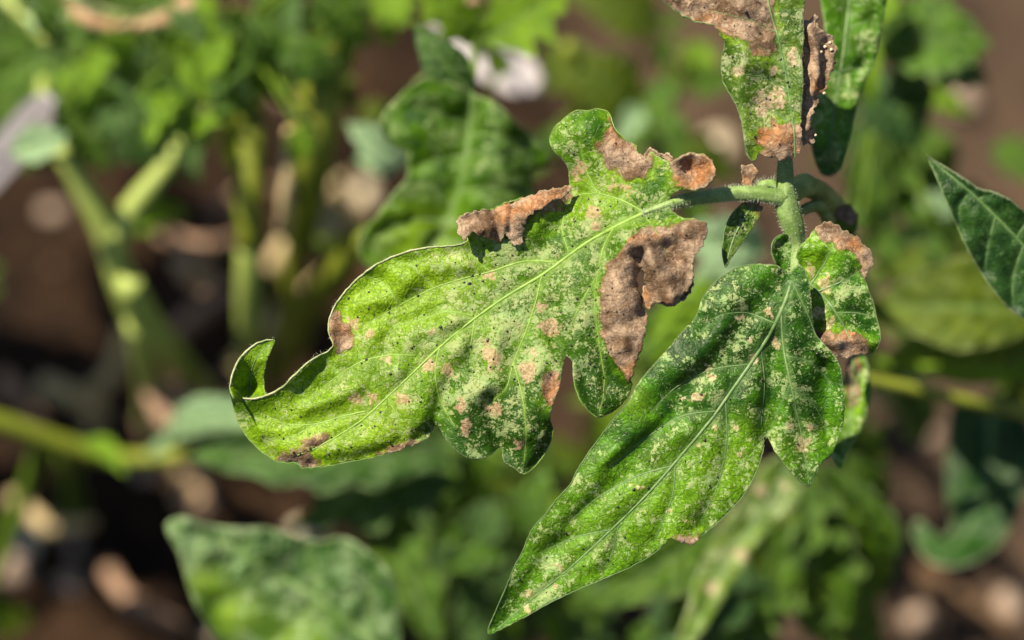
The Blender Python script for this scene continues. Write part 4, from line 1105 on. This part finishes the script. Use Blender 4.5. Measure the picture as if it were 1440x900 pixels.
# --- bottom left leaf, traced
P = plant(640, 905, 'large soft mottled leaf with a pale tip at the bottom left')
bl = Sheet([(233,742),(238,732),(252,726),(270,729),(292,736),(318,741),(345,742),(372,741),(400,748),(428,757),(452,760),(478,755),(500,762),(522,780),(545,800),(558,830),(562,870),(560,920),(520,960),(440,975),(370,960),(330,925),(305,898),(288,872),(272,846),(262,815),(252,780),(240,758)], 0.085,
    veins=[([(590,960),(520,900),(450,845),(370,795),(300,755),(240,738)], 4, 1.5), ([(450,845),(440,800),(430,765)], 2, 1), ([(370,795),(340,830),(300,850)], 2, 1), ([(450,845),(410,880),(370,920)], 2, 1), ([(520,900),(520,850),(530,800)], 2, 1), ([(340,778),(350,758)], 1.5, 1)],
    quilt=8, bumpy=4, wave=20, seed=47, tilt=(0.15, -0.15), center=(400, 850), dens=[(270,745,60,2.0),(480,800,90,1.0),(380,820,60,0.2)], yel=[(285,815,24,0.8),(330,860,34,0.8),(420,900,40,0.6)],
    rim=[([(262,735),(285,750),(295,775)], 16, 14)], hextra=lambda Q: 30 * smooth(320, 250, Q[:, 0]))
bl.build('leaf', M['blue'], P, sp=6, veinmat='veindark')
petiole(P, (590,960,0.085), (640,900,0.16), 6, 10)
leaf(P, (610,860,0.15), (545,760,0.14), 90, 'blue', 0, 0.1, 0.4)
leaf(P, (620,900,0.12), (520,700,0.13), 110, 'mid', 0, 0.1, 0.4)
to_ground(P, (640,900,0.16), 9, 12)
leaf(P, (640,900,0.14), (610,1010,0.12), 120, 'mid', 0, 0.1, 0.4)

# --- bottom centre
P = plant(800, 830, 'low cluster of small blurred leaves left of the long leaflet tip')
BC = [((730,760,0.17),(640,880,0.16),90,'blue',1),((720,740,0.14),(590,800,0.12),90,'soft',1),((720,740,0.14),(585,760,0.13),50,'palegreen' if False else 'mid',2),((700,700,0.15),(600,830,0.15),70,'lime',1),((740,760,0.13),(760,660,0.12),90,'soft',0),  # lime and soft leaves: sunlit look put into lighter colours, cluster is shaded
      ((750,770,0.14),(840,700,0.13),90,'lime',1),((720,800,0.18),(650,920,0.17),90,'blue',1),((760,840,0.18),(690,930,0.17),100,'blue',0),((770,850,0.16),(860,920,0.15),110,'blue',0),
      ((760,700,0.15),(690,660,0.14),70,'olive',1),((860,680,0.19),(760,620,0.18),90,'olive',0),((700,690,0.17),(800,650,0.17),80,'lime',0),((840,640,0.19),(900,560,0.18),110,'lime',0),((800,820,0.17),(860,880,0.16),90,'blue',1)]
for a, b, w, m_, k in BC: leaf(P, a, b, w, m_, k, random.uniform(-0.3, 0.3), 0.5)
stalk(P, [(700,640,0.14,6),(730,740,0.16,9),(770,800,0.20,11),(800,832,0.235,12)], 'stemgreen')
petiole(P, (860,680,0.19), (735,745,0.165), 4, 6)
petiole(P, (840,640,0.19), (735,745,0.165), 4, 6)

# --- lower right, behind the long leaflet
P = plant(1110, 760, 'mottled drooping leaves below and behind the long leaflet')
lr = Sheet([(1098,640),(1118,655),(1132,672),(1128,700),(1108,722),(1085,740),(1062,770),(1045,800),(1025,830),(1008,858),(990,888),(965,915),(952,905),(958,880),(968,850),(975,820),(988,790),(1000,765),(1020,735),(1042,700),(1062,670),(1080,650)], 0.085,
    veins=[([(1112,650),(1080,710),(1030,775),(990,850),(960,905)], 3, 1), ([(1080,710),(1050,712)], 2, 1), ([(1060,735),(1085,738)], 2, 1), ([(1010,805),(985,805)], 2, 1)], quilt=10, bumpy=6, wave=12, seed=51, dens=[(1040,750,120,0.4)], yel=[(1030,770,50,0.5),(980,870,50,0.4)],
    spots=[(1070,690,8,10,0),(1040,780,10,8,0),(1000,825,10,12,0),(1100,680,8,8,0)], tilt=(-0.1, 0.1), center=(1040, 780))
lr.build('leaf', M['upper'], P, sp=5, veinmat='veindark')
petiole(P, (1112,650,0.085), (1130,600,0.10), 4, 7); to_ground(P, (1130,600,0.10), 8, 14)
BR = [((1010,740,0.10),(845,850,0.09),110,'mid',2),((1000,760,0.11),(850,840,0.10),70,'olive',2),((1130,640,0.12),(1100,830,0.11),130,'mid',0),((1150,650,0.12),(1240,860,0.13),150,'mid',2),((1130,700,0.12),(1180,930,0.12),140,'mid',1),
      ((1090,720,0.13),(1060,930,0.12),120,'deep',1),((1060,760,0.13),(960,960,0.12),120,'deep',1),((1030,790,0.14),(900,930,0.13),110,'deep',1),((1190,640,0.12),(1250,720,0.13),70,'mid',0),((1150,600,0.13),(1260,650,0.14),90,'mid',0),((1120,780,0.12),(1010,930,0.11),90,'mid',0),
      ((930,700,0.15),(860,800,0.14),70,'mid',1),((1010,640,0.12),(940,600,0.12),80,'olive',1),((1170,700,0.14),(1225,800,0.14),60,'olive',1),((1150,800,0.14),(1240,940,0.14),90,'mid',1)]
for a, b, w, m_, k in BR: leaf(P, a, b, w, m_, k, random.uniform(-0.3, 0.3), 0.5)
for a in [(1010,740,0.10),(1130,640,0.12),(1090,720,0.13),(1030,790,0.14),(930,700,0.15)]: petiole(P, a, (1120,660,0.15), 4, 6)
stalk(P, [(1120,660,0.15,8),(1115,700,0.19,11),(1110,760,0.235,14)], 'stemgreen')

# --- behind the branch, middle
P = plant(1010, 400, 'pale blurred leaves seen between the two sharp leaflets')
MD = [((1070,400,0.10),(905,540,0.10),110,'lime',2),((1075,350,0.11),(950,330,0.10),90,'palegreen',1),((1060,380,0.12),(975,395,0.11),80,'palegreen',2),((1060,420,0.11),(900,470,0.11),90,'lime',1),((1010,460,0.14),(880,480,0.14),120,'mid',1),
      ((1010,470,0.15),(800,570,0.15),120,'olive',1),((1020,500,0.15),(860,640,0.16),110,'mid',1)]
for a, b, w, m_, k in MD: leaf(P, a, b, w, m_, k, random.uniform(-0.2, 0.3), 0.4)
for a in [(1070,400,0.12),(1075,350,0.13),(1010,460,0.14),(1020,500,0.15)]: petiole(P, a, (1030,430,0.17), 5, 7)
stalk(P, [(1030,430,0.17,9),(1020,415,0.2,11),(1010,402,0.245,12)], 'stemgreen')

P = plant(860, 130, 'dim green leaves in the gap above the top lobe of the sharp leaflet')
MT = [((900,160,0.16),(790,80,0.15),110,'olive',1),((880,170,0.16),(820,260,0.15),110,'mid',1),((900,150,0.16),(960,230,0.15),80,'mid',1),((880,130,0.17),(790,200,0.16),120,'olive',0),((1000,60,0.16),(960,110,0.16),60,'lime',1),((900,150,0.15),(870,200,0.14),40,'palegreen',1),((930,40,0.18),(800,-20,0.17),100,'olive',1),
      ((970,120,0.16),(1040,110,0.15),50,'mid',1), ((820,60,0.16),(770,130,0.16),80,'olive',1), ((990,260,0.16),(960,320,0.16),60,'mid',1), ((930,200,0.17),(1040,250,0.17),70,'olive',1)]
for a, b, w, m_, k in MT: leaf(P, a, b, w, m_, k, random.uniform(-0.2, 0.3), 0.4)
stalk(P, [(800,60,0.15,14),(815,150,0.16,14),(840,240,0.18,14)], 'stemolive')
for a in [(900,160,0.16),(900,150,0.15),(880,130,0.17),(930,200,0.17),(970,120,0.16),(930,40,0.18)]: petiole(P, a, (880,160,0.20), 4, 6)
stalk(P, [(840,240,0.18,10),(880,160,0.20,10),(860,130,0.235,12)], 'stemolive')

# --- right side canopy
P = plant(1330, 330, 'large dark leaf with a pale shining rim at the upper right')
RT = [((1240,70,0.12),(1395,50,0.12),150,'soft',1),((1225,60,0.125),(1400,110,0.13),110,'deep',1),((1230,100,0.13),(1290,210,0.13),120,'deep',2),((1210,80,0.12),(1310,0,0.12),90,'mid',1),((1215,40,0.11),(1250,-40,0.11),70,'lime',1),((1210,20,0.11),(1225,150,0.11),50,'lime',2),
      ((1220,160,0.15),(1250,330,0.15),120,'deep',1),((1260,170,0.15),(1330,300,0.15),110,'mid',2),((1240,180,0.14),(1200,320,0.14),90,'mid',1),((1280,130,0.15),(1370,160,0.15),40,'lime',1)]
for a, b, w, m_, k in RT: leaf(P, a, b, w, m_, k, random.uniform(-0.25, 0.3), 0.4)
stalk(P, [(1215,50,0.13,10),(1235,150,0.15,12),(1280,250,0.18,13),(1330,330,0.23,14)], 'stemgreen')
P = plant(1420, 500, 'broad olive green leaves behind the pointed leaf on the right')
RM = [((1470,440,0.10),(1215,430,0.10),140,'olive',2),((1470,520,0.12),(1230,500,0.12),80,'lime',2),((1480,490,0.105),(1240,492,0.11),80,'olive',2),((1420,330,0.15),(1230,270,0.14),100,'mid',1),((1440,400,0.14),(1220,370,0.14),110,'olive',1),((1480,450,0.15),(1210,440,0.15),130,'olive',2),((1480,480,0.16),(1240,500,0.15),100,'olive',2),((1480,420,0.16),(1300,380,0.16),90,'mid',0),((1300,290,0.15),(1390,360,0.14),60,'mid',1),
      ((1240,330,0.14),(1290,420,0.13),60,'mid',1),((1430,300,0.15),(1290,330,0.14),70,'mid',1),((1400,200,0.17),(1470,260,0.16),60,'mid',1),((1440,520,0.15),(1400,620,0.16),70,'olive',1),((1290,280,0.13),(1350,300,0.13),40,'palegreen',1),((1300,620,0.19),(1240,500,0.17),80,'deep',1)]
for a, b, w, m_, k in RM: leaf(P, a, b, w, m_, k, random.uniform(-0.2, 0.2), 0.4)
stalk(P, [(1200,528,0.095,9),(1290,548,0.10,10),(1380,568,0.105,10),(1500,590,0.12,12)], 'stemolive')
stalk(P, [(1500,420,0.15,12),(1470,450,0.17,14),(1420,500,0.235,16)], 'stemgreen')
stalk(P, [(1500,590,0.12,12),(1470,565,0.18,14),(1420,500,0.235,16)], 'stemgreen')
stalk(P, [(1420,480,0.15,16),(1360,470,0.15,18),(1300,440,0.15,16)], 'stemolive')
P = plant(1420, 620, 'hanging dark leaf with an upcurled tip at the lower right')
hang = Sheet([(1340,570),(1380,560),(1420,560),(1450,600),(1452,660),(1440,700),(1425,735),(1405,765),(1380,785),(1350,797),(1320,796),(1298,782),(1286,760),(1283,738),(1292,730),(1302,738),(1316,750),(1332,752),(1338,740),(1332,715),(1330,680),(1332,630)], 0.125,
    veins=[([(1395,560),(1392,640),(1380,700),(1355,755),(1320,780),(1290,750)], 4, 1.5)], quilt=10, bumpy=6, wave=14, seed=55, tilt=(0.4, 0.2), center=(1380, 680), hextra=lambda Q: 70 * smooth(745, 800, Q[:, 1]))
hang.build('leaf', M['deep'], P, sp=7, veinmat='veindark')
petiole(P, (1395,562,0.125), (1430,560,0.18), 5, 8); to_ground(P, (1430,560,0.18), 8, 12)

# small leaflets added as glints, some in brighter greens, among larger blurred leaves
def sprinkle(plant, n, x0, y0, x1, y1, d0, d1, mats, seed, foot):
    rs = np.random.RandomState(seed)
    for i in range(n):
        x, y, d = rs.uniform(x0, x1), rs.uniform(y0, y1), rs.uniform(d0, d1)
        an = rs.uniform(0.15, 3.0); L = rs.uniform(34, 84)
        if x < 190 and y > 20 and d < 0.2: continue
        leaf(plant, (x, y, d), (x + math.cos(an) * L, y + math.sin(an) * L, d + rs.uniform(-0.01, 0.012)), L * rs.uniform(0.5, 0.8), mats[rs.randint(len(mats))], int(rs.randint(0, 4)), rs.uniform(-0.5, 0.5), 0.5)
        if i % 3 == 0: petiole(plant, (x, y, d), foot, 2.5, 4)
PL = {o['label']: o for o in bpy.data.objects if o.parent is None and o.get('category') == 'tomato plant'}
def pl(word): return [o for k, o in PL.items() if word in k][0]
sprinkle(pl('forked pale green stem'), 34, -10, -10, 470, 190, 0.095, 0.14, ['lime', 'mid', 'soft', 'blue', 'soft'], 1, (330, 60, 0.14))
sprinkle(pl('bluish green broad'), 16, 480, 600, 760, 780, 0.12, 0.17, ['mid', 'soft', 'blue'], 2, (640, 600, 0.14))
sprinkle(pl('low cluster'), 22, 560, 680, 850, 890, 0.12, 0.17, ['mid', 'soft', 'lime', 'blue'], 3, (735, 745, 0.165))
sprinkle(pl('mottled drooping'), 18, 930, 680, 1220, 890, 0.10, 0.13, ['mid', 'soft', 'deep', 'olive'], 4, (1120, 660, 0.15))
sprinkle(pl('pale shining rim'), 14, 1180, 100, 1320, 330, 0.11, 0.15, ['mid', 'deep', 'soft', 'olive'], 5, (1235, 150, 0.15))
sprinkle(pl('olive green leaves behind'), 16, 1220, 270, 1440, 480, 0.11, 0.15, ['olive', 'mid', 'soft'], 6, (1470, 450, 0.17))
sprinkle(pl('gap above the top lobe'), 10, 770, 20, 980, 230, 0.14, 0.17, ['olive', 'mid', 'soft'], 7, (880, 160, 0.20))
sprinkle(pl('broad slanting olive'), 8, 380, 60, 520, 330, 0.14, 0.17, ['olive', 'soft'], 8, (438, 200, 0.14))

# ------------------------------------------------------------------ things on the soil
def pebble(pxx, pyy, r, mat, label, idx):
    g = on_ground(pxx, pyy); z = soil_z(g[0], g[1])
    g = on_ground(pxx, pyy, z + r * 0.4); rs = np.random.RandomState(idx + 200)
    vv = []; ff = []
    nr, ns = 7, 12; sx, sy, sz = rs.uniform(0.8, 1.25), rs.uniform(0.8, 1.1), rs.uniform(0.6, 0.85)
    for i in range(nr):
        ph = (i + 0.35) / (nr - 0.3) * math.pi
        for k in range(ns):
            a_ = k / ns * 6.283; q = r * (1 + 0.16 * math.sin(a_ * 3 + idx) * math.sin(ph * 2) + rs.uniform(-0.06, 0.06))
            vv.append(g + np.array([q * sx * math.sin(ph) * math.cos(a_), q * sy * math.sin(ph) * math.sin(a_), q * sz * math.cos(ph)]))
    for i in range(nr - 1):
        for k in range(ns): ff.append((i*ns+k, (i+1)*ns+k, (i+1)*ns+(k+1) % ns, i*ns+(k+1) % ns))
    ff.append(tuple(range(ns))); ff.append(tuple((nr-1)*ns + k for k in range(ns))[::-1])
    o = mesh_obj('pebble', vv, ff, mat, None, loc=g)
    setp(o, label, 'pebble', 'pebbles and crumbs lying on the soil')

PB = [(75,298,0.0028,'tan pebble left of the forked stem','pebble'),(515,272,0.0034,'cream pebble left of the centre top leaf','perlite'),(465,305,0.0030,'cream pebble beside the slanting olive stem','perlite'),
      (1302,612,0.0030,'tan pebble under the green stem at the right','pebble'),(425,748,0.0030,'tan pebble above the large bottom left leaf','perlite'),(100,820,0.0028,'brownish pebble in the lower left corner','pebble'),
      (205,662,0.0030,'tan pebble below the horizontal stem','pebble'),(275,705,0.0040,'reddish brown clod above the pale leaf tip','pebble'),(40,760,0.0034,'pale pebble near the left edge','perlite'),(20,800,0.0040,'pinkish pebble at the left edge','pebble'),
      (300,893,0.0024,'small cream pebble at the bottom left leaf rim','perlite'),(1350,140,0.0042,'beige stone in the soil at the upper right','pebble'),(1010,205,0.0042,'cream stone between top lobe and hanging leaflet','perlite'),(270,370,0.0038,'pinkish stone beside the upright stem','pebble'),
      (400,135,0.0026,'mauve pebble above the dry stalk','pebble'),(105,770,0.0024,'grey pebble in the dark lower left','pebble'),(600,700,0.0030,'brown pebble under the blurred cluster','pebble'),(1420,850,0.0040,'grey brown stone in the lower right corner','pebble'),(1290,870,0.0036,'brown stone on the bottom right soil','pebble')]
for i, (x, y, r, lb, mm_) in enumerate(PB): pebble(x, y, r, M[mm_], lb, i)

def twig(pts, r, mat, label, name='dry_twig', cat='twig', group='dry twigs and straws on the soil', fork=None):
    """pts: (px,py,height above ground m)"""
    W = np.array([on_ground(a, b, hh) for a, b, hh in pts])
    root = empty(name, W[0], label, cat, group)
    n = len(W)
    tube('shaft', W, np.linspace(r, r * 0.6, n), M[mat], root, seg=9, step_m=0.003, ridge=0.08)
    i = n // 2
    kn = W[i]; tube('knot', [kn - (W[i] - W[i-1]) * 0.06, kn, kn + (W[i] - W[i-1]) * 0.06], [r * 0.9, r * 1.35, r * 0.9], M[mat], root, seg=9, step_m=0.001)
    if fork:
        Wf = np.array([on_ground(a, b, hh) for a, b, hh in fork]); tube('side_twig', Wf, np.linspace(r * 0.7, r * 0.35, len(Wf)), M[mat], root, seg=8, step_m=0.003)
    return root
twig([(182,462,0.03),(165,510,0.022),(140,545,0.018),(105,575,0.01)], 0.0021, 'twig', 'bent cream twig hanging below the fork of the pale stem', fork=[(140,545,0.018),(130,590,0.01),(120,640,0.006)])
twig([(240,475,0.012),(285,435,0.014),(330,402,0.012)], 0.0022, 'browntwig', 'straight brown twig leaning beside the upright stem')
twig([(60,540,0.02),(110,560,0.02),(150,590,0.012)], 0.0024, 'twig', 'tan twig lying above the horizontal stem')
twig([(200,605,0.012),(245,580,0.014),(300,540,0.010)], 0.0030, 'browntwig', 'pinkish brown twig below the forked stem')
twig([(0,530,0.01),(30,560,0.01),(60,600,0.008)], 0.0022, 'browntwig', 'short brown twig at the left edge')
twig([(560,640,0.006),(700,700,0.008),(800,640,0.01)], 0.0018, 'browntwig', 'thin brown twig under the lobes of the sharp leaflet')
twig([(300,300,0.02),(370,260,0.02),(420,290,0.012)], 0.0016, 'browntwig', 'curved brown twig crossing behind the upright stem')
twig([(1290,800,0.004),(1360,850,0.006),(1430,890,0.004)], 0.0028, 'litter', 'dark weathered twig on the bottom right soil')
twig([(430,330,0.02),(480,300,0.02),(530,290,0.014)], 0.0018, 'twig', 'cream straw between the olive stem and the centre top leaf')

twig([(330,520,0.05),(400,440,0.055),(470,380,0.05)], 0.0024, 'twig', 'tan stalk slanting up behind the turned-up leaf tip')
twig([(225,330,0.06),(290,345,0.06),(345,330,0.05)], 0.0017, 'browntwig', 'reddish twig lying level between the two pale stems')
twig([(380,380,0.05),(430,300,0.055),(490,250,0.05)], 0.0020, 'twig', 'cream dry stalk rising right of the upright stem')
twig([(215,560,0.04),(280,600,0.045),(330,560,0.04)], 0.0026, 'browntwig', 'pinkish curved twig just left of the turned-up tip')
twig([(20,700,0.03),(70,740,0.035),(130,735,0.03)], 0.0020, 'twig', 'tan twig in the dark hollow at the lower left')
twig([(150,800,0.02),(190,850,0.03),(260,880,0.02)], 0.0020, 'browntwig', 'brown twig lying left of the bottom left leaf')
# curled dry leaves
def dry_leaf(Qs, d0, seed, label, mat='dead', group='curled dry leaves'):
    c = np.mean(Qs, axis=0); loc = at(c[0], c[1], d0)
    root = empty('dry_leaf', loc, label, 'dry leaf', group)
    sh = Sheet(Qs, d0, quilt=3, bumpy=10, wave=22, seed=seed, veins=[([Qs[0], tuple(c), Qs[len(Qs) // 2]], 3, 1)])
    sh.build('blade', M[mat], root, sp=5, veinmat='margin', thick=0.0004)
dry_leaf([(85,-5),(110,8),(135,22),(170,28),(205,26),(235,12),(262,-8),(275,2),(258,22),(232,36),(200,42),(160,42),(125,36),(98,20)], 0.115, 61, 'curved tan dry leaf rim at the top left corner')
dry_leaf([(604,-10),(625,2),(640,6),(660,-8),(680,0),(676,18),(660,22),(650,34),(640,46),(628,44),(622,26),(606,14)], 0.135, 62, 'orange tan dry leaf at the top edge above the centre leaf')
dry_leaf([(238,370),(262,345),(292,352),(305,385),(290,412),(262,405)], 0.17, 64, 'pinkish dry leaf scrap left of the upright stem', 'browntwig')
dry_leaf([(425,292),(462,280),(490,300),(480,326),(448,330)], 0.16, 65, 'yellowish dry leaf scrap beside the slanting olive stem', 'twig')
dry_leaf([(200,545),(240,530),(282,560),(270,600),(225,600)], 0.18, 66, 'brown dry leaf lying below the fork of the pale stem', 'browntwig')
dry_leaf([(240,650),(262,640),(286,655),(292,690),(280,715),(255,720),(240,690)], 0.24, 63, 'reddish dry leaf fragment beside the dark soil hollow')

# white plastic plant labels
def plant_label(pts, w, label):
    W = np.array([at(*p) for p in pts])
    root = empty('plant_label', W[-1], label, 'plant label', 'white plastic plant labels')
    y = W[1] - W[0]; L = np.linalg.norm(y); y /= L
    n = Zc - y * (Zc @ y); n /= np.linalg.norm(n); x = np.cross(y, n); th = 0.0006
    prof = [(0, 0.30), (0.06, 0.62), (0.12, 0.82), (0.2, 0.95), (0.3, 1), (0.72, 1), (1.0, 0.9), (1.25, 0.5), (1.4, 0.06)]
    vv = []; ff = []
    for t, ww in prof:
        for sx_, sz_ in ((-1, -1), (-1, 1), (1, 1), (1, -1)):
            vv.append(W[0] + y * L * t + x * w * ww * sx_ + n * th * sz_)
    for i in range(len(prof) - 1):
        for k in range(4): ff.append((i*4+k, i*4+(k+1) % 4, (i+1)*4+(k+1) % 4, (i+1)*4+k))
    ff.append((3, 2, 1, 0)); q = (len(prof)-1)*4; ff.append((q, q+1, q+2, q+3))
    o = mesh_obj('blade', vv, ff, M['white'], root, smooth=False)
    # raised rib down the middle, as on moulded labels
    tube('rib', [W[0] + y * L * t + n * th for t in (0.15, 0.8, 1.3)], [0.0005, 0.0005, 0.0003], M['white'], root, seg=6, step_m=0.004)
plant_label([(756,122,0.17),(650,62,0.20)], 0.0040, 'white plastic plant label with a rounded end behind the centre top leaf')
plant_label([(72,140,0.118),(-20,250,0.15)], 0.0036, 'white plastic plant label slanting down at the left edge')

# crumbs of bark, straw and leaf scattered over the bed: uncountable
def litter():
    rs = np.random.RandomState(9); V = []; F = []
    for i in range(520):
        x = rs.uniform(-0.30, 0.30); y = rs.uniform(-0.12, 0.48); z = soil_z(x, y) + 0.001
        L = rs.uniform(0.002, 0.009); w = rs.uniform(0.0007, 0.0026); a = rs.uniform(0, 6.28); el = rs.uniform(-0.3, 0.5); q = len(V)
        d = np.array([math.cos(a) * math.cos(el), math.sin(a) * math.cos(el), math.sin(el)]); n = np.cross(d, [0, 0, 1.0]); n /= np.linalg.norm(n); u = np.cross(n, d)
        c = np.array([x, y, z])
        for t, ww in ((-1, 0.5), (-0.4, 1.0), (0.5, 0.85), (1, 0.25)):
            b_ = c + d * L * t * 0.5 + u * w * 0.4 * math.sin(t * 2 + i)
            V += [b_ + n * w * ww, b_ + u * w * 0.5 * ww, b_ - n * w * ww, b_ - u * w * 0.5 * ww]
        for k in range(3):
            for j in range(4): F.append((q+k*4+j, q+k*4+(j+1) % 4, q+k*4+4+(j+1) % 4, q+k*4+4+j))
        F.append((q+3, q+2, q+1, q)); F.append((q+12, q+13, q+14, q+15))
    o = mesh_obj('plant_litter', V, F, M['litter'], None, smooth=False)
    setp(o, 'brown crumbs of straw and bark scattered over the soil', 'litter', None, 'stuff')
litter()
